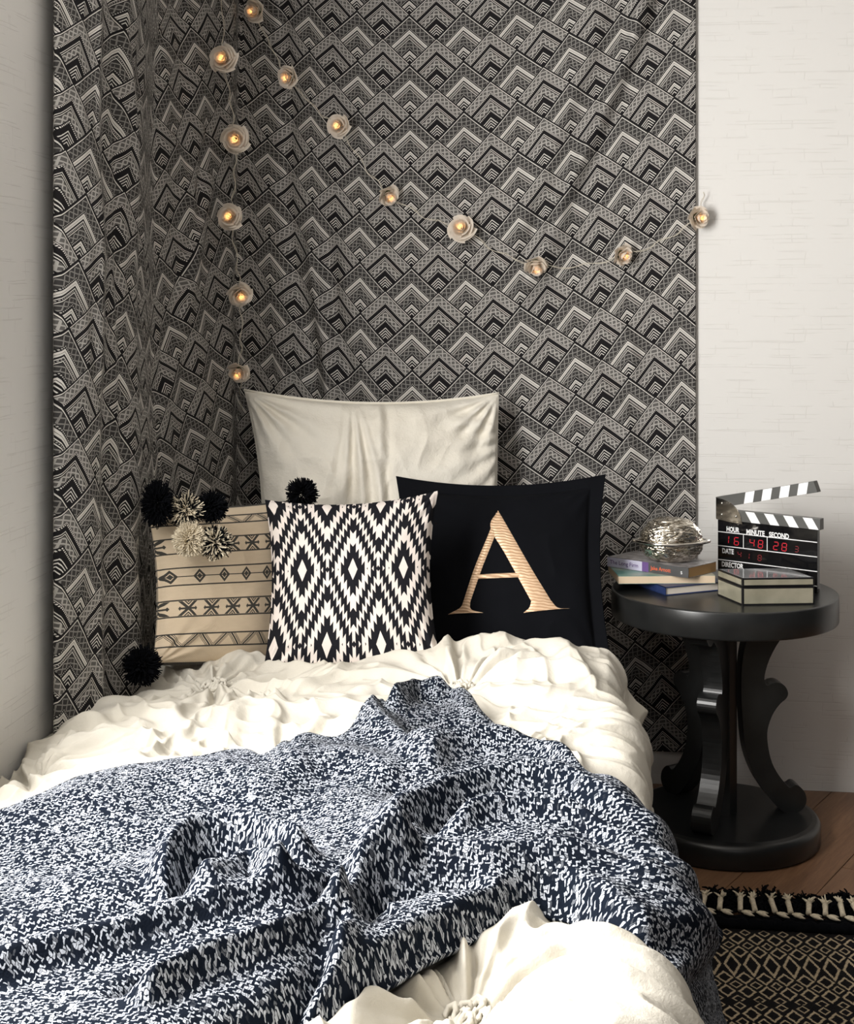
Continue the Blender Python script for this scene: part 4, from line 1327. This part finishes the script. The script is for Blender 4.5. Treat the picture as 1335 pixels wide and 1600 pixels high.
for ch, x, y in (('4', 355, 868), ('1', 440, 885), ('8', 565, 905)): digit(ch, x, y, .0095, .0145, M_led_dim)

# walnut shaped trinket
def walnut():
    c = atz(1049, 3.725, ZB3 + .0002)
    root = empty('walnut_trinket', c, 'silver walnut-shaped trinket box sitting on the stack of books', 'trinket box')
    root.rotation_euler = (0, 0, YAW + math.radians(-4))
    m, nt, b = new_mat('engraved_silver', .2, 1.0, (.70, .65, .56))
    vec, X, Y, Z = coord(nt, 'Object')
    n1 = noise(nt, vec, 70, 2, .5, sc=(.35, .8, 1.6)); rd = 1.0 - ((n1 - .5).abs() * 12.0).clamp()
    nt.links.new(mixc(nt, rd, (.80, .75, .66), (.24, .20, .14)), b.inputs['Base Color'])
    bump(nt, b, rd * -1.0, .6, .0018)
    a_, b_, hz = .094, .066, .0
    def shell(z0, sgn, hgt, sc, name):
        nu, nv = 128, 40
        th = np.linspace(0, 2 * np.pi, nu); ph = np.linspace(0, np.pi / 2, nv)
        T, Ph = np.meshgrid(th, ph, indexing='ij')
        r = np.cos(Ph) ** (.80 if sgn > 0 else .70); zz = np.sin(Ph) * hgt * sgn
        ex = np.sign(np.cos(T)) * np.abs(np.cos(T)) ** 1.0; ey = np.sign(np.sin(T)) * np.abs(np.sin(T)) ** 1.1
        x = a_ * sc * r * ex; y = b_ * sc * r * ey
        w = fbm(x * 30, zz * 45 + y * 20, 91, 2)
        rg = ridged(x * 26 + 2 * w, (zz * sgn + y * .3) * 85 + 3 * w, 92) * .0016 + ridged(x * 60, zz * 150 + 4 * w, 93) * .0007
        rg = rg * sstep(0, .2, Ph)
        ln = np.sqrt(x ** 2 + y ** 2 + zz ** 2) + 1e-6
        x, y, zq = x * (1 + rg / ln), y * (1 + rg / ln), zz * (1 + rg / ln)
        if sgn < 0: zq = np.maximum(zq, -z0)
        Pq = np.stack([x, y, zq + z0], -1)
        return fast_mesh(name, Pq, grid_faces(nu, nv, flip=sgn < 0), None, m, root)
    zr = .052
    shell(zr + .003, 1, .062, .87, 'lid'); shell(zr - .002, -1, .053, .90, 'bowl')
    ms, _, _ = new_mat('polished_silver', .12, 1.0, (.74, .70, .64))
    pr = []
    nu = 96; prof = [(.84, .004), (.97, .0045), (1.01, .001), (1.0, -.003), (.92, -.0055), (.84, -.005)]
    V = []; Fc = []
    for k in range(nu):
        T = 2 * math.pi * k / nu
        cx_, sy_ = math.cos(T), math.sin(T)
        pt = 1 + .10 * max(0, abs(cx_) - .86) / .14
        for r, z in prof: V.append((a_ * r * cx_ * pt, b_ * r * math.copysign(abs(sy_) ** 1.18, sy_), zr + z + .002 * abs(cx_) ** 3))
    n = len(prof)
    for k in range(nu):
        k2 = (k + 1) % nu
        for i in range(n): i2 = (i + 1) % n; Fc.append((k * n + i, k2 * n + i, k2 * n + i2, k * n + i2))
    mesh('rim', V, Fc, ms, root)
walnut()

# ------------------------------------------------------------------ rug with knotted fringe
RY = 3.18
rug = empty('rug', (.75, 2.4, 0), 'black flatwoven rug with beige stepped diamonds and a knotted fringe beside the bed', 'rug')
def rchild(o): return under(o, rug)
def rug_body():
    nx, ny = 120, 90
    x = np.linspace(-.08, 1.62, nx); y = np.linspace(1.3, RY, ny); X, Y = np.meshgrid(x, y, indexing='ij')
    Z = .011 + .0025 * fbm(X * 5, Y * 5, 71, 2)
    P = np.stack([X - .75, Y - RY, Z], -1)
    o = fast_mesh('woven_field', P, grid_faces(nx, ny), None, M_rug)
    md = o.modifiers.new('t', 'SOLIDIFY'); md.thickness = .007; md.offset = -1
    o.location = (.75, RY, 0)
    return rchild(o)
rug_body()
def braid():
    mb = MB(); rnd = random.Random(5)
    for r_, yy, zz in ((.017, RY + .020, .014), (.013, RY + .046, .013)):
        pts = [(x, yy + .003 * math.sin(x * 40), zz + .0018 * math.sin(x * 165)) for x in np.linspace(-.12, 1.62, 260)]
        mb.add(tube(pts, [r_ * (.75 + .12 * math.sin(i * 1.7)) for i in range(260)], 8))
    return rchild(mb.build('braided_border', M_navy_yarn))
braid()
def tassel(x, y, kind, seed):
    rnd = random.Random(seed)
    mb = MB()
    lean = (rnd.random() - .5) * .7
    if kind == 'white':
        mat = M_cream_yarn
        # neck of the tassel, then a splayed tuft lying on the floor
        L = .026 + .018 * rnd.random(); d = Vector((lean * .5, 1, 0)).normalized()
        p0 = Vector((x, y - .012, .030)); p1 = p0 + d * L + Vector((0, 0, .010))
        mb.add(tube([p0, p0 + d * L * .5 + Vector((0, 0, .006)), p1], [.0065, .0060, .0070], 7))
        for k in range(14):
            a = (rnd.random() - .5) * 2.2; e = Vector((math.sin(a) * .9 + lean * .3, math.cos(a) * .7, .3 + rnd.random() * .8)).normalized()
            q = p1 + Vector(((rnd.random() - .5) * .006, 0, (rnd.random() - .3) * .006)); ln = .010 + rnd.random() * .012
            mb.add(tube([q, q + e * ln * .6, q + e * ln + Vector((0, 0, -.003))], [.0022, .0021, .0012], 4))
        # the two leaf shaped turns in the braid in front of it
        for sg in (-1, 1):
            c = Vector((x + .014, y - .020 - .004 * sg, .029))
            e = Vector((.020, -.004 - .007 * sg, -.002))
            mb.add(tube([c - e * .6, c - e * .2, c + e * .3, c + e * .75], [.0015, .0045, .0042, .0008], 6))
    else:
        mat = M_navy_yarn
        L = .062 + .040 * rnd.random()
        for k in range(95):
            f_ = rnd.random(); a = (rnd.random() - .5) * 2.6
            e = Vector((math.sin(a), math.cos(a) * .8, (rnd.random() - .35) * .7)).normalized()
            q = Vector((x + (rnd.random() - .5) * .024 + lean * .02 * f_, y + L * f_, .006 + rnd.random() * .014)); ln = .012 + .016 * rnd.random()
            k_ = Vector(((rnd.random() - .5), (rnd.random() - .5), (rnd.random() - .5))) * .008
            mb.add(tube([q, q + e * ln * .5 + k_, q + e * ln], [.0026, .0028, .0016], 3, False))
    for i, v in enumerate(mb.V): mb.V[i] = (v[0], v[1], max(v[2], .001))
    o = rchild(mb.build('tassel', mat))
    o['label'] = 'cream knotted tassel' if kind == 'white' else 'black frayed tassel'
wx = [on_z(1030 + a / 4.377, 1340 + b_ / 4.377, .018).x for a, b_ in ((150, 280), (285, 290), (400, 300), (540, 310), (640, 320), (775, 330), (880, 335), (1000, 345), (1115, 355), (1235, 365), (1345, 375))]
wx = [wx[0] - .037 * k for k in range(3, 0, -1)] + wx + [wx[-1] + .036 * k for k in range(1, 9)]
for i, x in enumerate(wx):
    tassel(x, RY + .066, 'white', 100 + i)
    tassel(x + .018, RY + .075, 'black', 200 + i)
    tassel(x, RY + .105, 'black', 300 + i)

# ------------------------------------------------------------------ light strings with roses
def rose(name, parent, c, face, R, seed, lamp=True):
    """paper rose opening along `face`"""
    R *= .88
    rnd = random.Random(seed)
    f = Vector(face).normalized(); a = f.cross(Vector((0, 0, 1)))
    if a.length < .1: a = f.cross(Vector((1, 0, 0)))
    a.normalize(); b_ = f.cross(a).normalized()
    M3 = Matrix((a, b_, f)).transposed()
    root = MB(); ph = rnd.random() * 6
    # (petals, rim radius, height of the rim, height where the petal starts, width)
    rings = ((5, 1.02, .10, -.62, 1.25), (5, .88, .36, -.60, 1.25), (4, .68, .56, -.5, 1.3), (3, .47, .70, -.4, 1.35), (3, .27, .76, -.3, 1.4))
    for q_, (cnt, ro, zt_, zb_, wd) in enumerate(rings):
        for k in range(cnt):
            az = ph + q_ * .83 + 6.283 * k / cnt + (rnd.random() - .5) * .35
            o = len(root.V); nu, nv = 9, 8
            rj = 1 + (rnd.random() - .5) * .14; hj = (rnd.random() - .5) * .12
            for i in range(nu):
                s_ = (i / (nu - 1) - .5) * 2
                for j in range(nv):
                    t_ = j / (nv - 1)
                    an = az + s_ * (3.1416 / cnt) * wd * (.45 + .55 * math.sin(math.pi * min(t_ * .75 + .1, .75)))
                    out = 1 + .10 * s_                                   # petals overlap like a spiral
                    rad = R * ro * rj * out * (.22 + .78 * math.sin(t_ * 1.45) ** .9)
                    tip = math.exp(-(s_ / .35) ** 2) * .07
                    top_ = zt_ + hj + tip - .20 * s_ * s_
                    z = R * (zb_ + (top_ - zb_) * t_)
                    if t_ > .72:                                         # rim rolls outward
                        c_ = (t_ - .72) / .28; rad += R * (.13 if ro > .5 else .03) * c_ * c_; z -= R * .10 * c_ * c_ * (1 if ro > .5 else .2)
                    root.V.append(tuple(M3 @ Vector((math.cos(an) * rad, math.sin(an) * rad, z)) + c))
            root.F += [tuple(int(q) + o for q in fc) for fc in grid_faces(nu, nv)]
    ob = root.build(name, M_petal, None)
    under(ob, parent)
    sp = MB()
    V, Fc = lathe([(0, .005), (.0015, .004), (.0021, 0), (.0015, -.006), (0, -.007)], 10)
    bl = mesh('bulb', [M3 @ (Vector(v) + Vector((0, 0, R * .38))) + c for v in V], Fc, M_bulb, None)
    bl.parent = ob
    V, Fc = lathe([(0, -R * .95), (R * .16, -R * .9), (R * .30, -R * .62), (R * .42, -R * .42), (R * .30, -R * .40)], 10)
    cx_ = mesh('calyx', [M3 @ Vector(v) + c for v in V], Fc, M_green, None); cx_.parent = ob
    if lamp:
        ld = bpy.data.lights.new('rose_lamp', 'POINT'); ld.energy = .0075; ld.color = (1.0, .55, .20); ld.shadow_soft_size = .004
        lo = bpy.data.objects.new('rose_lamp', ld); COL.objects.link(lo); lo.location = c + f * R * .25
    return ob
def light_string(label, spots, ends, seed):
    P = []
    for (px, py, fx, fz, R) in spots:
        d = min(tap_depth(q) for q in np.linspace(px - 20, px + 14, 8)) if px < 1085 else wall_depth(px)
        P.append(at(px, py, d - .045))
    root = empty('string_light', P[0], label, 'string lights', 'rose string lights')
    pts = [at(*ends[0])] + P + [at(*ends[1])]
    path = []
    rnd = random.Random(seed)
    for i in range(len(pts) - 1):
        a, b_ = pts[i], pts[i + 1]
        for k in range(24):
            t_ = k / 24; p = a.lerp(b_, t_); sag = .014 * math.sin(math.pi * t_)
            back = .020 * math.sin(math.pi * t_)
            p = p + Vector((0, back * .9, -sag)) + Vector((.004 * math.sin(k * .8 + i * 2), 0, .004 * math.sin(k * .6 + i)))
            path.append(p)
    path.append(pts[-1])
    mb = MB()
    for ph in (0, math.pi):
        mb.add(tube([p + Vector((.0016 * math.cos(i * .55 + ph), 0, .0016 * math.sin(i * .55 + ph))) for i, p in enumerate(path)], .0008, 5))
    w = mb.build('wire', M_wire); under(w, root)
    for i, (px, py, fx, fz, R) in enumerate(spots):
        rose('rose', root, P[i], (fx, -1, fz), R, seed * 20 + i)
    return root
light_string('left strand of string lights with paper roses hanging down the tapestry corner',
             [(349, 92, -.1, .05, .038), (368, 217, .1, -.2, .039), (359, 339, .0, .1, .036), (376, 461, .5, -.5, .034), (373, 582, -.1, -.7, .031)],
             ((340, -120, 3.86), (376, 640, 4.02)), 1)
light_string('long strand of string lights with paper roses swagged across the tapestry to the white wall',
             [(398, 17, -.6, -.3, .034), (450, 121, -.5, -.3, .034), (529, 197, -.2, .0, .036), (608, 306, .8, -.9, .033), (721, 356, -.1, .15, .041), (838, 416, .3, -1.2, .036), (974, 399, .9, -.4, .033), (1093, 340, .7, -.2, .034)],
             ((380, -120, 4.02), (1100, 300, 4.06)), 2)
